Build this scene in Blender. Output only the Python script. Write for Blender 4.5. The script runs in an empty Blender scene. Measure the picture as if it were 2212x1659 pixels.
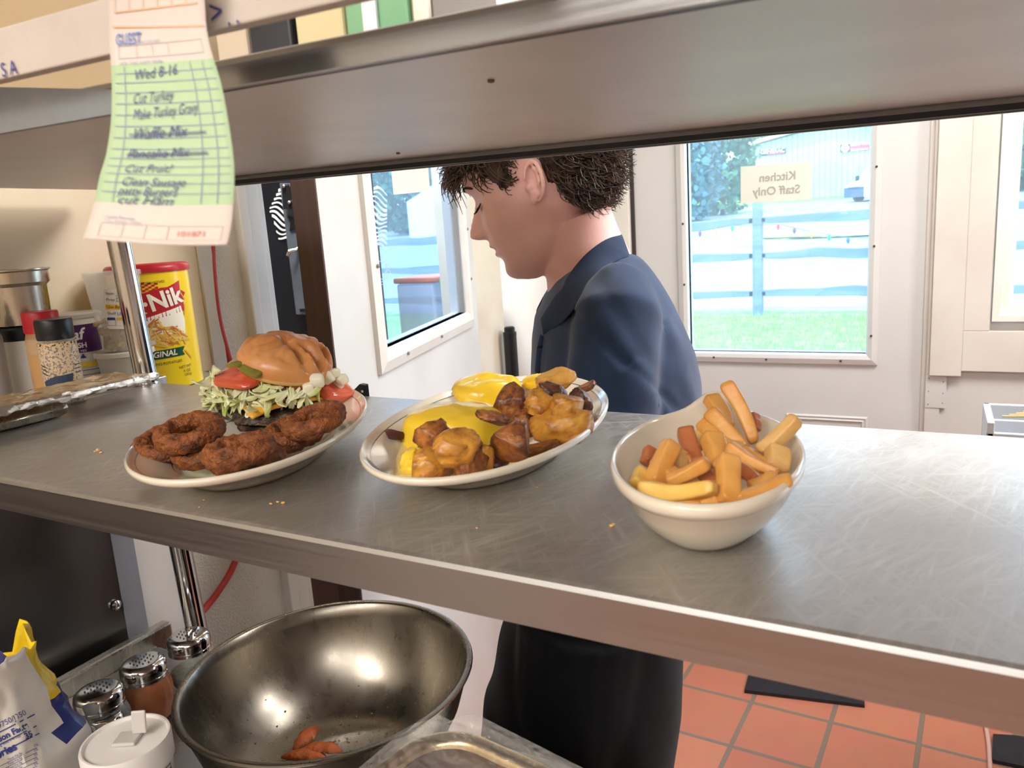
import bpy, bmesh, math, random
from math import sin, cos, pi, radians, sqrt, exp
from mathutils import Vector, Matrix, noise, Quaternion

SC = bpy.context.scene
COL = SC.collection
random.seed(7)

# ------------------------------------------------------------------ camera
FPX = 1690.0                       # focal length in pixels of a 2212 x 1659 frame
CX, CY = 1106.0, 829.5
CAM = Vector((0, 0, 1.5))
def _basis():
    d = Vector((1670 - CX, 9200 - CY, FPX)).normalized()
    l = Vector((-2080 - CX, 672 - CY, FPX)); l = (l - d * l.dot(d)).normalized()
    X = -l; Z = -d; Y = Z.cross(X)
    return X, Y, Z                 # world axes in camera (right, down, forward) coordinates
_X, _Y, _Z = _basis()
def _w(v): return Vector((_X.dot(v), _Y.dot(v), _Z.dot(v)))
RIGHT, DOWN, FWD = _w(Vector((1, 0, 0))), _w(Vector((0, 1, 0))), _w(Vector((0, 0, 1)))
cam_data = bpy.data.cameras.new('camera')
cam_data.sensor_width = 36.0
cam_data.lens = FPX / 2212 * 36.0
cam_data.clip_start = 0.02
cam_data.clip_end = 400
cam = bpy.data.objects.new('camera', cam_data); COL.objects.link(cam)
M3 = Matrix((RIGHT, -DOWN, -FWD)).transposed()
cam.matrix_world = Matrix.Translation(CAM) @ M3.to_4x4()
SC.camera = cam
cam_data.dof.use_dof = True
cam_data.dof.focus_distance = 0.92
cam_data.dof.aperture_fstop = 15.0
FH = Vector((FWD.x, FWD.y, 0)).normalized()      # horizontal view direction
RH = Vector((FH.y, -FH.x, 0))                    # horizontal right

def ray(px, py): return _w(Vector((px - CX, py - CY, FPX)))
def P(px, py, axis, val):
    """world point where the line of sight meets the plane axis = val"""
    d = ray(px, py); t = (val - CAM[axis]) / d[axis]
    return CAM + d * t
def PD(px, py, dist):
    """world point at a horizontal distance from the camera along its view direction"""
    d = ray(px, py); return CAM + d * (dist / d.dot(FH))

# ------------------------------------------------------------------ world, sun, lamps, exposure
SC.view_settings.view_transform = 'Standard'
SC.view_settings.look = 'None'
SC.view_settings.gamma = 1.0
SC.view_settings.exposure = 0.97
SC.view_settings.use_curve_mapping = False
world = bpy.data.worlds.new('sky'); SC.world = world
world.use_nodes = True
wn = world.node_tree
for n in list(wn.nodes): wn.nodes.remove(n)
wo = wn.nodes.new('ShaderNodeOutputWorld'); wb = wn.nodes.new('ShaderNodeBackground')
wtc = wn.nodes.new('ShaderNodeTexCoord'); wsep = wn.nodes.new('ShaderNodeSeparateXYZ'); wr = wn.nodes.new('ShaderNodeValToRGB')
wn.links.new(wtc.outputs['Generated'], wsep.inputs[0]); wn.links.new(wsep.outputs['Z'], wr.inputs[0])
wr.color_ramp.elements[0].color = (0.74, 0.87, 1.0, 1); wr.color_ramp.elements[0].position = 0.0
wr.color_ramp.elements[1].color = (0.42, 0.63, 1.0, 1); wr.color_ramp.elements[1].position = 0.9
wn.links.new(wr.outputs[0], wb.inputs['Color']); wb.inputs['Strength'].default_value = 3.6
wn.links.new(wb.outputs[0], wo.inputs['Surface'])

def lamp(name, kind, loc, energy, color=(1, 1, 1), size=None, aim=None, angle=None):
    d = bpy.data.lights.new(name, kind); d.energy = energy; d.color = color
    if kind == 'AREA' and size: d.shape = 'RECTANGLE'; d.size, d.size_y = size
    if angle is not None: d.angle = angle
    o = bpy.data.objects.new(name, d); COL.objects.link(o); o.location = loc
    if aim is not None: o.rotation_euler = (Vector(aim) - Vector(loc)).to_track_quat('-Z', 'Y').to_euler()
    return o
lamp('sun', 'SUN', (0, -5, 20), 1.9, (1.0, 0.97, 0.9), aim=(1.5, 4, 0), angle=radians(3))
lamp('kitchen_ceiling_lamp', 'AREA', (0.3, -1.5, 2.58), 44, (1.0, 0.98, 0.95), (2.6, 1.5), aim=(0.2, -0.9, 0))
lamp('kitchen_side_lamp', 'AREA', (-0.9, -1.2, 2.58), 16, (1.0, 0.96, 0.89), (1.0, 0.8), aim=(-1.0, 0.2, 0.6))
lamp('service_ceiling_lamp', 'AREA', (0.3, 1.5, 2.58), 16, (1.0, 0.99, 0.97), (1.2, 0.6), aim=(0.5, 1.75, 0))
lamp('added_shelf_fill', 'AREA', (1.15, 1.75, 2.5), 20, (1.0, 0.98, 0.96), (0.7, 0.4), aim=(0.3, 0.9, 1.3))  # added, no fixture in view: brightens the steel shelf, throws shadows front-left
lamp('added_next_room_fill', 'AREA', (-1.5, 1.6, 2.55), 45, (1.0, 0.95, 0.9), (0.5, 0.6), aim=(-1.7, 2.2, 1.1))  # unseen lamp added to light the tubs behind the open door

# ------------------------------------------------------------------ colours and materials
def lin(c):
    return tuple(((v / 255) / 12.92 if v / 255 <= 0.04045 else ((v / 255 + 0.055) / 1.055) ** 2.4) for v in c)
MATS = {}
def pm(name, c1, c2=None, scale=8.0, rough=0.5, metal=0.0, bump=0.0, bscale=60.0, spec=0.5, sss=0.0, coat=0.0,
       alpha=1.0, trans=0.0, ior=1.45, lo=0.35, hi=0.65, stretch=None, rvar=0.0, c3=None, detail=4.0, sheen=0.0):
    if name in MATS: return MATS[name]
    m = bpy.data.materials.new(name); m.use_nodes = True; MATS[name] = m
    nt = m.node_tree; b = nt.nodes['Principled BSDF']; L = nt.links.new
    b.inputs['Base Color'].default_value = (*lin(c1), 1)
    b.inputs['Roughness'].default_value = rough; b.inputs['Metallic'].default_value = metal
    b.inputs['Specular IOR Level'].default_value = spec
    b.inputs['Alpha'].default_value = alpha
    b.inputs['Transmission Weight'].default_value = trans; b.inputs['IOR'].default_value = ior
    b.inputs['Coat Weight'].default_value = coat; b.inputs['Coat Roughness'].default_value = 0.12
    b.inputs['Sheen Weight'].default_value = sheen
    if sss:
        b.inputs['Subsurface Weight'].default_value = sss
        b.inputs['Subsurface Radius'].default_value = (0.012, 0.006, 0.003)
        b.inputs['Subsurface Scale'].default_value = 0.6
    tc = nt.nodes.new('ShaderNodeTexCoord'); src = tc.outputs['Object']
    if stretch:
        mp = nt.nodes.new('ShaderNodeMapping'); mp.inputs['Scale'].default_value = stretch[:3]
        if len(stretch) > 3: mp.inputs['Rotation'].default_value = stretch[3:]
        L(src, mp.inputs['Vector']); src = mp.outputs['Vector']
    if c2 or rvar:
        n = nt.nodes.new('ShaderNodeTexNoise'); n.inputs['Scale'].default_value = scale; n.inputs['Detail'].default_value = detail
        L(src, n.inputs['Vector'])
        if c2:
            r = nt.nodes.new('ShaderNodeValToRGB'); r.color_ramp.elements[0].position = lo; r.color_ramp.elements[1].position = hi
            r.color_ramp.elements[0].color = (*lin(c1), 1); r.color_ramp.elements[1].color = (*lin(c2), 1)
            if c3:
                e = r.color_ramp.elements.new((lo + hi) / 2); e.color = (*lin(c3), 1)
            L(n.outputs['Fac'], r.inputs[0]); L(r.outputs[0], b.inputs['Base Color'])
        if rvar:
            mr = nt.nodes.new('ShaderNodeMapRange'); mr.inputs[3].default_value = max(0.02, rough - rvar); mr.inputs[4].default_value = rough + rvar
            mr.inputs[1].default_value = 0.3; mr.inputs[2].default_value = 0.7
            L(n.outputs['Fac'], mr.inputs[0]); L(mr.outputs[0], b.inputs['Roughness'])
    if bump:
        n2 = nt.nodes.new('ShaderNodeTexNoise'); n2.inputs['Scale'].default_value = bscale; n2.inputs['Detail'].default_value = 3
        L(src, n2.inputs['Vector'])
        bp = nt.nodes.new('ShaderNodeBump'); bp.inputs['Strength'].default_value = bump; bp.inputs['Distance'].default_value = 0.004
        L(n2.outputs['Fac'], bp.inputs['Height']); L(bp.outputs[0], b.inputs['Normal'])
    return m

def glass_pane(name, tint, gloss=0.10, haze=0.0):
    m = bpy.data.materials.new(name); m.use_nodes = True; nt = m.node_tree
    for n in list(nt.nodes): nt.nodes.remove(n)
    o = nt.nodes.new('ShaderNodeOutputMaterial'); t = nt.nodes.new('ShaderNodeBsdfTransparent'); g = nt.nodes.new('ShaderNodeBsdfGlossy')
    t.inputs[0].default_value = (*tint, 1); g.inputs['Roughness'].default_value = 0.02
    mx = nt.nodes.new('ShaderNodeMixShader'); mx.inputs[0].default_value = gloss
    nt.links.new(t.outputs[0], mx.inputs[1]); nt.links.new(g.outputs[0], mx.inputs[2])
    last = mx.outputs[0]
    if haze:
        d = nt.nodes.new('ShaderNodeBsdfTranslucent'); d.inputs[0].default_value = (0.75, 0.88, 1, 1)
        m2 = nt.nodes.new('ShaderNodeMixShader'); m2.inputs[0].default_value = haze
        nt.links.new(last, m2.inputs[1]); nt.links.new(d.outputs[0], m2.inputs[2]); last = m2.outputs[0]
    nt.links.new(last, o.inputs[0])
    return m

def steel(name, col=(190, 188, 184), rough=0.3, scr=0.0, metal=1.0, scale=(6, 220, 220), rvar=0.08, aniso=0.0, dirs=(0.0,), bump=0.05):
    """worked stainless: fine scratches in several directions vary roughness and tilt the surface"""
    m = bpy.data.materials.new(name); m.use_nodes = True; nt = m.node_tree; L = nt.links.new
    b = nt.nodes['Principled BSDF']; b.inputs['Metallic'].default_value = metal
    b.inputs['Base Color'].default_value = (*lin(col), 1); b.inputs['Roughness'].default_value = rough
    tc = nt.nodes.new('ShaderNodeTexCoord'); acc = None
    for k, a in enumerate(dirs):
        mp = nt.nodes.new('ShaderNodeMapping'); mp.vector_type = 'TEXTURE'; mp.inputs['Rotation'].default_value = (0, 0, a); mp.inputs['Scale'].default_value = tuple(1 / q for q in scale)
        mp.inputs['Location'].default_value = (k * 3.1, k * 1.7, 0)
        L(tc.outputs['Object'], mp.inputs['Vector'])
        n = nt.nodes.new('ShaderNodeTexNoise'); n.inputs['Scale'].default_value = 1.0; n.inputs['Detail'].default_value = 6; n.inputs['Roughness'].default_value = 0.7
        L(mp.outputs[0], n.inputs['Vector'])
        if acc is None: acc = n.outputs['Fac']
        else:
            mx = nt.nodes.new('ShaderNodeMath'); mx.operation = 'MAXIMUM'; L(acc, mx.inputs[0]); L(n.outputs['Fac'], mx.inputs[1]); acc = mx.outputs[0]
    mr = nt.nodes.new('ShaderNodeMapRange'); mr.inputs[1].default_value = 0.35; mr.inputs[2].default_value = 0.72
    mr.inputs[3].default_value = max(0.03, rough - rvar); mr.inputs[4].default_value = rough + rvar
    L(acc, mr.inputs[0]); L(mr.outputs[0], b.inputs['Roughness'])
    if scr:
        cr = nt.nodes.new('ShaderNodeMapRange'); cr.inputs[1].default_value = 0.50; cr.inputs[2].default_value = 0.78; L(acc, cr.inputs[0])
        big = nt.nodes.new('ShaderNodeTexNoise'); big.inputs['Scale'].default_value = 9; L(tc.outputs['Object'], big.inputs['Vector'])
        mu = nt.nodes.new('ShaderNodeMath'); mu.operation = 'MULTIPLY'; L(cr.outputs[0], mu.inputs[0]); L(big.outputs['Fac'], mu.inputs[1])
        mc = nt.nodes.new('ShaderNodeMix'); mc.data_type = 'RGBA'; mc.inputs[6].default_value = (*[v * (1 - scr) for v in lin(col)], 1); mc.inputs[7].default_value = (*[min(.97, v * (1 + scr)) for v in lin(col)], 1)
        L(mu.outputs[0], mc.inputs[0]); L(mc.outputs[2], b.inputs['Base Color'])
    if bump:
        bp = nt.nodes.new('ShaderNodeBump'); bp.inputs['Strength'].default_value = bump; bp.inputs['Distance'].default_value = 0.002
        L(acc, bp.inputs['Height']); L(bp.outputs[0], b.inputs['Normal'])
    return m

# ------------------------------------------------------------------ mesh helpers
class MB:
    def __init__(s): s.v = []; s.f = []; s.mi = []
    def add(s, vs, fs, mi=0):
        o = len(s.v); s.v += [Vector(v) for v in vs]; s.f += [tuple(i + o for i in f) for f in fs]; s.mi += [mi] * len(fs); return s
    def box(s, lo, hi, mi=0, M=None):
        x0, y0, z0 = lo; x1, y1, z1 = hi
        vs = [Vector(p) for p in ((x0, y0, z0), (x1, y0, z0), (x1, y1, z0), (x0, y1, z0), (x0, y0, z1), (x1, y0, z1), (x1, y1, z1), (x0, y1, z1))]
        if M is not None: vs = [M @ p for p in vs]
        return s.add(vs, [(0, 3, 2, 1), (4, 5, 6, 7), (0, 1, 5, 4), (1, 2, 6, 5), (2, 3, 7, 6), (3, 0, 4, 7)], mi)
    def rings(s, rings, mi=0, cap0=True, cap1=True, closed=True, mis=None):
        n = len(rings[0]); vs = [p for r in rings for p in r]; fs = []; ms = []
        for k in range(len(rings) - 1):
            for i in range(n if closed else n - 1):
                j = (i + 1) % n
                fs.append((k * n + i, k * n + j, (k + 1) * n + j, (k + 1) * n + i)); ms.append(mis[k] if mis else mi)
        if cap0: fs.append(tuple(range(n))[::-1]); ms.append(mis[0] if mis else mi)
        if cap1: fs.append(tuple(range((len(rings) - 1) * n, len(rings) * n))); ms.append(mis[-1] if mis else mi)
        o = len(s.v); s.v += [Vector(v) for v in vs]; s.f += [tuple(i + o for i in f) for f in fs]; s.mi += ms
        return s
    def lathe(s, prof, n=32, c=(0, 0, 0), sx=1.0, sy=1.0, rot=0.0, mi=0, cap0=True, cap1=True, mis=None, M=None):
        c = Vector(c); R = []
        for r, z in prof:
            ring = []
            for i in range(n):
                a = 2 * pi * i / n; x, y = r * sx * cos(a), r * sy * sin(a)
                p = Vector((x * cos(rot) - y * sin(rot), x * sin(rot) + y * cos(rot), z)) + c
                ring.append(M @ p if M is not None else p)
            R.append(ring)
        return s.rings(R, mi, cap0, cap1, True, mis)
    def tube(s, pts, rad, n=8, mi=0, cap=True):
        pts = [Vector(p) for p in pts]; R = []
        up = Vector((0, 0, 1))
        for i, p in enumerate(pts):
            t = (pts[min(i + 1, len(pts) - 1)] - pts[max(i - 1, 0)])
            if t.length < 1e-9: t = Vector((0, 0, 1))
            t.normalize()
            if i == 0:
                a = t.cross(up)
                if a.length < 1e-3: a = t.cross(Vector((1, 0, 0)))
                a.normalize()
            else:
                a = a - t * a.dot(t)
                if a.length < 1e-6: a = t.cross(up)
                a.normalize()
            b = t.cross(a); r = rad[i] if isinstance(rad, (list, tuple)) else rad
            R.append([p + (a * cos(2 * pi * k / n) + b * sin(2 * pi * k / n)) * r for k in range(n)])
        return s.rings(R, mi, cap, cap)
    def build(s, name, mats, parent=None, smooth=True, mod=None, angle=None, recalc=True):
        me = bpy.data.meshes.new(name); me.from_pydata([tuple(v) for v in s.v], [], s.f); me.update()
        mats = mats if isinstance(mats, (list, tuple)) else [mats]
        for m in mats: me.materials.append(m)
        me.polygons.foreach_set('material_index', s.mi)
        if recalc:
            bm = bmesh.new(); bm.from_mesh(me); bmesh.ops.recalc_face_normals(bm, faces=bm.faces); bm.to_mesh(me); bm.free()
        if smooth:
            me.polygons.foreach_set('use_smooth', [True] * len(me.polygons))
            me.set_sharp_from_angle(angle=radians(angle if angle else 38))
        o = bpy.data.objects.new(name, me); COL.objects.link(o)
        if parent is not None: adopt(o, parent)
        if mod:
            for k, v in mod.items():
                if k == 'bevel':
                    mm = o.modifiers.new('bevel', 'BEVEL'); mm.width = v; mm.segments = 2; mm.limit_method = 'ANGLE'; mm.angle_limit = radians(35)
                if k == 'subsurf':
                    mm = o.modifiers.new('subsurf', 'SUBSURF'); mm.levels = mm.render_levels = v
                if k == 'solidify':
                    mm = o.modifiers.new('solidify', 'SOLIDIFY'); mm.thickness = v; mm.offset = 0
        return o
def adopt(o, parent):
    o.parent = parent
    bpy.context.view_layer.update()
    o.matrix_parent_inverse = parent.matrix_world.inverted()
def tag(o, label=None, cat=None, group=None, kind=None):
    if label: o['label'] = label
    if cat: o['category'] = cat
    if group: o['group'] = group
    if kind: o['kind'] = kind
    return o
def thing(name, label, cat, loc=(0, 0, 0), group=None):
    o = bpy.data.objects.new(name, None); COL.objects.link(o); o.location = loc; o.empty_display_size = 0.02
    bpy.context.view_layer.update()
    return tag(o, label, cat, group)
def struct(o): return tag(o, kind='structure')
def center_origin(o):
    """move a free mesh's origin to its base"""
    vs = o.data.vertices
    c = Vector((0, 0, 0))
    for v in vs: c += v.co
    c /= len(vs); c.z = min(v.co.z for v in vs)
    o.data.transform(Matrix.Translation(-c)); o.location = o.location + c
    return o

def text_mb(s, size=1.0, shear=0.0, bold=0.0, align='CENTER', spacing=1.0):
    """flat lettering as (verts2d, faces)"""
    cu = bpy.data.curves.new('lettering', 'FONT'); cu.body = s; cu.size = size; cu.shear = shear; cu.offset = bold
    cu.align_x = align; cu.align_y = 'CENTER'; cu.space_character = spacing; cu.resolution_u = 3
    o = bpy.data.objects.new('lettering', cu); COL.objects.link(o)
    dg = bpy.context.evaluated_depsgraph_get(); me = bpy.data.meshes.new_from_object(o.evaluated_get(dg))
    vs = [v.co.copy() for v in me.vertices]; fs = [tuple(p.vertices) for p in me.polygons]
    bpy.data.objects.remove(o); bpy.data.curves.remove(cu); bpy.data.meshes.remove(me)
    return vs, fs
def put_text(mb, s, size, fn, mi=0, **k):
    vs, fs = text_mb(s, size, **k)
    mb.add([fn(v.x, v.y) for v in vs], fs, mi)
def poly2d(mb, pts, fn, mi=0): mb.add([fn(x, y) for x, y in pts], [tuple(range(len(pts)))], mi)
def line2d(mb, a, b, w, fn, mi=0, n=6):
    a, b = Vector(a), Vector(b); d = (b - a).normalized(); q = Vector((-d.y, d.x)) * w / 2
    for k in range(n):
        p0 = a.lerp(b, k / n); p1 = a.lerp(b, (k + 1) / n)
        poly2d(mb, [(p0 - q)[:], (p1 - q)[:], (p1 + q)[:], (p0 + q)[:]], fn, mi)

def lump(mb, c, rx, ry, rz, M=None, amp=0.15, freq=3.0, seed=0, nu=20, nv=12, pw=1.0, mi=0, flat=None, cuts=None):
    """an irregular rounded lump"""
    off = Vector((seed * 3.7, seed * 1.3, seed * 2.1)); R = []
    c = Vector(c)
    for j in range(nv + 1):
        th = pi * j / nv; th = min(max(th, 0.04), pi - 0.04); ring = []
        for i in range(nu):
            a = 2 * pi * i / nu
            def sp(x): return math.copysign(abs(x) ** pw, x)
            d = Vector((sp(sin(th)) * sp(cos(a)), sp(sin(th)) * sp(sin(a)), -sp(cos(th))))
            k = 1 + amp * noise.noise(d * freq + off) + amp * 0.4 * noise.noise(d * freq * 2.7 + off)
            if cuts:
                dk = d * k
                for cn, cd in cuts:
                    e = dk.dot(cn) - cd
                    if e > 0: dk -= cn * e * .82
                p = Vector((dk.x * rx, dk.y * ry, dk.z * rz))
            else: p = Vector((d.x * rx * k, d.y * ry * k, d.z * rz * k))
            if flat is not None and p.z < flat: p.z = flat
            if M is not None: p = M @ p
            ring.append(p + c)
        R.append(ring)
    mb.rings(R, mi)
    return mb
ZS = 1.31        # top of the pass shelf
ZC = 0.89        # counter top
def frame_M(right, up):
    r = Vector(right).normalized(); u = Vector(up); u = (u - r * u.dot(r)).normalized(); f = u.cross(r)
    return Matrix((r, f, u)).transposed()

def crust(name, core, core2, brown, edge=.5, scale=60, rough=.4, coat=.2, patch=.55, bump=.3):
    """fried surface: mottled core colour, browned crisp edges and patches"""
    if name in MATS: return MATS[name]
    m = bpy.data.materials.new(name); m.use_nodes = True; MATS[name] = m; nt = m.node_tree; L = nt.links.new; b = nt.nodes['Principled BSDF']
    tc = nt.nodes.new('ShaderNodeTexCoord'); n1 = nt.nodes.new('ShaderNodeTexNoise'); n1.inputs['Scale'].default_value = scale; n1.inputs['Detail'].default_value = 5; L(tc.outputs['Object'], n1.inputs['Vector'])
    r1 = nt.nodes.new('ShaderNodeValToRGB'); r1.color_ramp.elements[0].position = .35; r1.color_ramp.elements[1].position = .65
    r1.color_ramp.elements[0].color = (*lin(core), 1); r1.color_ramp.elements[1].color = (*lin(core2), 1); L(n1.outputs['Fac'], r1.inputs[0])
    n2 = nt.nodes.new('ShaderNodeTexNoise'); n2.inputs['Scale'].default_value = scale * .8; n2.inputs['Detail'].default_value = 6; n2.inputs['Roughness'].default_value = .7
    mp = nt.nodes.new('ShaderNodeMapping'); mp.inputs['Location'].default_value = (4.2, 1.3, 7.7); L(tc.outputs['Object'], mp.inputs[0]); L(mp.outputs[0], n2.inputs['Vector'])
    g = nt.nodes.new('ShaderNodeNewGeometry'); e = nt.nodes.new('ShaderNodeMapRange'); e.inputs[1].default_value = .50; e.inputs[2].default_value = .56; e.inputs[4].default_value = edge; L(g.outputs['Pointiness'], e.inputs[0])
    p = nt.nodes.new('ShaderNodeMapRange'); p.inputs[1].default_value = patch - .10; p.inputs[2].default_value = patch + .12; p.inputs[4].default_value = .85; L(n2.outputs['Fac'], p.inputs[0])
    ad = nt.nodes.new('ShaderNodeMath'); ad.operation = 'ADD'; ad.use_clamp = True; L(e.outputs[0], ad.inputs[0]); L(p.outputs[0], ad.inputs[1])
    mx = nt.nodes.new('ShaderNodeMix'); mx.data_type = 'RGBA'; L(ad.outputs[0], mx.inputs[0]); L(r1.outputs[0], mx.inputs[6]); mx.inputs[7].default_value = (*lin(brown), 1); L(mx.outputs[2], b.inputs['Base Color'])
    b.inputs['Roughness'].default_value = rough; b.inputs['Coat Weight'].default_value = coat; b.inputs['Coat Roughness'].default_value = .25; b.inputs['Subsurface Weight'].default_value = .05; b.inputs['Subsurface Radius'].default_value = (.01, .006, .003); b.inputs['Subsurface Scale'].default_value = .5
    bp = nt.nodes.new('ShaderNodeBump'); bp.inputs['Strength'].default_value = bump; bp.inputs['Distance'].default_value = .003
    n3 = nt.nodes.new('ShaderNodeTexNoise'); n3.inputs['Scale'].default_value = scale * 2.5; L(tc.outputs['Object'], n3.inputs['Vector']); L(n3.outputs['Fac'], bp.inputs['Height']); L(bp.outputs[0], b.inputs['Normal'])
    return m
# ------------------------------------------------------------------ room shell
WALL_Y, WALL_X, PANEL_X = 2.6, -1.215, -1.20
M_wall = pm('painted_wall', (210, 208, 205), (202, 199, 195), scale=3, rough=0.55, bump=0.08, bscale=40)
M_door = pm('door_paint', (212, 211, 209), (205, 203, 200), scale=2.5, rough=0.42, bump=0.04, bscale=30)
M_board = pm('cream_board_paint', (212, 205, 197), (204, 196, 187), scale=5, rough=0.5, bump=0.10, bscale=25)
M_tex = pm('orange_peel_wall', (226, 220, 208), (218, 211, 198), scale=9, rough=0.6, bump=0.7, bscale=240)
M_beige = pm('beige_wall_panel', (226, 210, 182), (219, 202, 172), scale=4, rough=0.4, bump=0.05, bscale=50)
M_white = pm('white_trim_paint', (232, 228, 220), (222, 216, 206), scale=6, rough=0.4, bump=0.08, bscale=40)
M_hole = pm('screw_dark', (50, 44, 40), rough=0.5)
M_ceil = pm('ceiling_paint', (225, 220, 210), rough=0.8)
M_black = pm('black_plastic', (18, 19, 22), (26, 27, 30), scale=20, rough=0.35)
M_pane = glass_pane('window_glass', (0.90, 0.955, 1.0), 0.06, 0.06)

def tile_material():
    m = bpy.data.materials.new('quarry_tile'); m.use_nodes = True; nt = m.node_tree; L = nt.links.new; b = nt.nodes['Principled BSDF']
    tc = nt.nodes.new('ShaderNodeTexCoord'); mp = nt.nodes.new('ShaderNodeMapping')
    mp.inputs['Location'].default_value = (0.105, 0.105, 0); mp.inputs['Rotation'].default_value = (0, 0, radians(3))
    br = nt.nodes.new('ShaderNodeTexBrick'); br.offset = 0.0; br.squash = 1.0
    br.inputs['Scale'].default_value = 1.0; br.inputs['Brick Width'].default_value = 0.232; br.inputs['Row Height'].default_value = 0.232
    br.inputs['Mortar Size'].default_value = 0.0075; br.inputs['Mortar Smooth'].default_value = 0.25
    br.inputs['Color1'].default_value = (*lin((210, 134, 104)), 1); br.inputs['Color2'].default_value = (*lin((196, 120, 94)), 1)
    br.inputs['Mortar'].default_value = (*lin((138, 120, 104)), 1)
    L(tc.outputs['Object'], mp.inputs[0]); L(mp.outputs[0], br.inputs['Vector'])
    n = nt.nodes.new('ShaderNodeTexNoise'); n.inputs['Scale'].default_value = 14; n.inputs['Detail'].default_value = 5; L(tc.outputs['Object'], n.inputs['Vector'])
    mx = nt.nodes.new('ShaderNodeMix'); mx.data_type = 'RGBA'; mx.blend_type = 'MULTIPLY'; mx.inputs[0].default_value = 0.22
    L(br.outputs['Color'], mx.inputs[6]); L(n.outputs['Color'], mx.inputs[7]); L(mx.outputs[2], b.inputs['Base Color'])
    bp = nt.nodes.new('ShaderNodeBump'); bp.inputs['Strength'].default_value = 0.5; bp.inputs['Distance'].default_value = 0.004; bp.invert = True
    L(br.outputs['Fac'], bp.inputs['Height']); L(bp.outputs[0], b.inputs['Normal']); b.inputs['Roughness'].default_value = 0.33
    return m
struct(MB().box((-4.0, -2.4, -0.08), (3.2, 2.6, 0.0)).build('floor', tile_material(), smooth=False))
struct(MB().box((-4.0, -2.4, 2.62), (3.2, 2.72, 2.72)).build('ceiling', M_ceil, smooth=False))
struct(MB().box((-4.1, -2.5, 0), (3.3, -2.4, 2.62)).build('wall_near', pm('kitchen_wall', (196, 180, 156), rough=0.6), smooth=False))
struct(MB().box((3.2, -2.4, 0), (3.3, 2.6, 2.62)).build('wall_right', M_wall, smooth=False))
struct(MB().box((-4.1, -2.4, 0), (-4.0, 2.6, 2.62)).build('wall_far_left', M_wall, smooth=False))

# back wall with its openings: door, service window, next-room window
def wall_with_openings(name, x0, x1, y, t, z1, holes, mat):
    b = MB(); xs = sorted({x0, x1, *[h[0] for h in holes], *[h[1] for h in holes]})
    for a, c in zip(xs, xs[1:]):
        hs = [h for h in holes if h[0] <= a + 1e-6 and h[1] >= c - 1e-6]
        if not hs: b.box((a, y, 0), (c, y + t, z1)); continue
        h = hs[0]
        if h[2] > 0: b.box((a, y, 0), (c, y + t, h[2]))
        if h[3] < z1: b.box((a, y, h[3]), (c, y + t, z1))
    return struct(b.build(name, mat, smooth=False))
DX0, DX1 = -0.905, -0.02          # door leaf
wall_with_openings('wall_back', -4.0, 3.2, WALL_Y, 0.12, 2.62,
    [(DX0 - 0.012, DX1 + 0.012, 0, 2.06), (0.165, 1.05, 1.165, 2.02), (-3.4, -1.55, 0.75, 2.1)], M_wall)
# the kitchen door, half glazed
dl = struct(bpy.data.objects.new('door_1', None)); COL.objects.link(dl); dl.location = (DX0, WALL_Y, 0); bpy.context.view_layer.update()
GX0, GX1, GZ0, GZ1 = -0.722, -0.175, 1.042, 1.86
b = MB(); y0, y1 = WALL_Y + 0.012, WALL_Y + 0.055
b.box((DX0, y0, 0.01), (DX1, y1, GZ0)); b.box((DX0, y0, GZ1), (DX1, y1, 2.05))
b.box((DX0, y0, GZ0), (GX0, y1, GZ1)); b.box((GX1, y0, GZ0), (DX1, y1, GZ1))
b.build('door_leaf', M_door, dl, smooth=False)
def moulding(x0, x1, z0, z1, w, y, name, par, mat, prof=((0, 0), (0.003, 0.010), (0.5, 0.016), (0.85, 0.012), (1, 0.004))):
    b = MB(); R = []
    for k, h in prof:
        q = w * k
        R.append([Vector((x0 - w + q, y - h, z0 - w + q)), Vector((x1 + w - q, y - h, z0 - w + q)), Vector((x1 + w - q, y - h, z1 + w - q)), Vector((x0 - w + q, y - h, z1 + w - q))])
    R.append([Vector((x0, y + 0.02, z0)), Vector((x1, y + 0.02, z0)), Vector((x1, y + 0.02, z1)), Vector((x0, y + 0.02, z1))])
    b.rings(R, 0, False, False)
    return b.build(name, mat, par, smooth=False)
mo = moulding(GX0, GX1, GZ0, GZ1, 0.034, y0, 'glazing_trim', dl, M_door)
b = MB()
for x, z in [(-0.735, 1.47), (-0.735, 1.27), (-0.157, 1.60), (-0.158, 1.37), (-0.160, 1.10), (-0.64, 1.024), (-0.47, 1.02), (-0.245, 1.02)]:
    b.lathe([(0.0035, 0), (0.0035, 0.003), (0.002, 0.004)], 10, M=Matrix.Translation((x, y0 - 0.0155, z)) @ Matrix.Rotation(pi / 2, 4, 'X'))
b.build('screw', M_hole, mo, smooth=False)
MB().box((GX0, y0 + 0.018, GZ0), (GX1, y0 + 0.024, GZ1)).build('glass', M_pane, dl, smooth=False)
for xa, xb in ((-0.41, -0.165), (-0.78, -0.53)):
    moulding(xa + 0.02, xb - 0.02, 0.25, 0.82, 0.02, y0, 'door_panel', dl, M_door, ((0, 0), (0.25, 0.006), (0.5, 0.002), (0.75, 0.006), (1, 0.0)))
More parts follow.
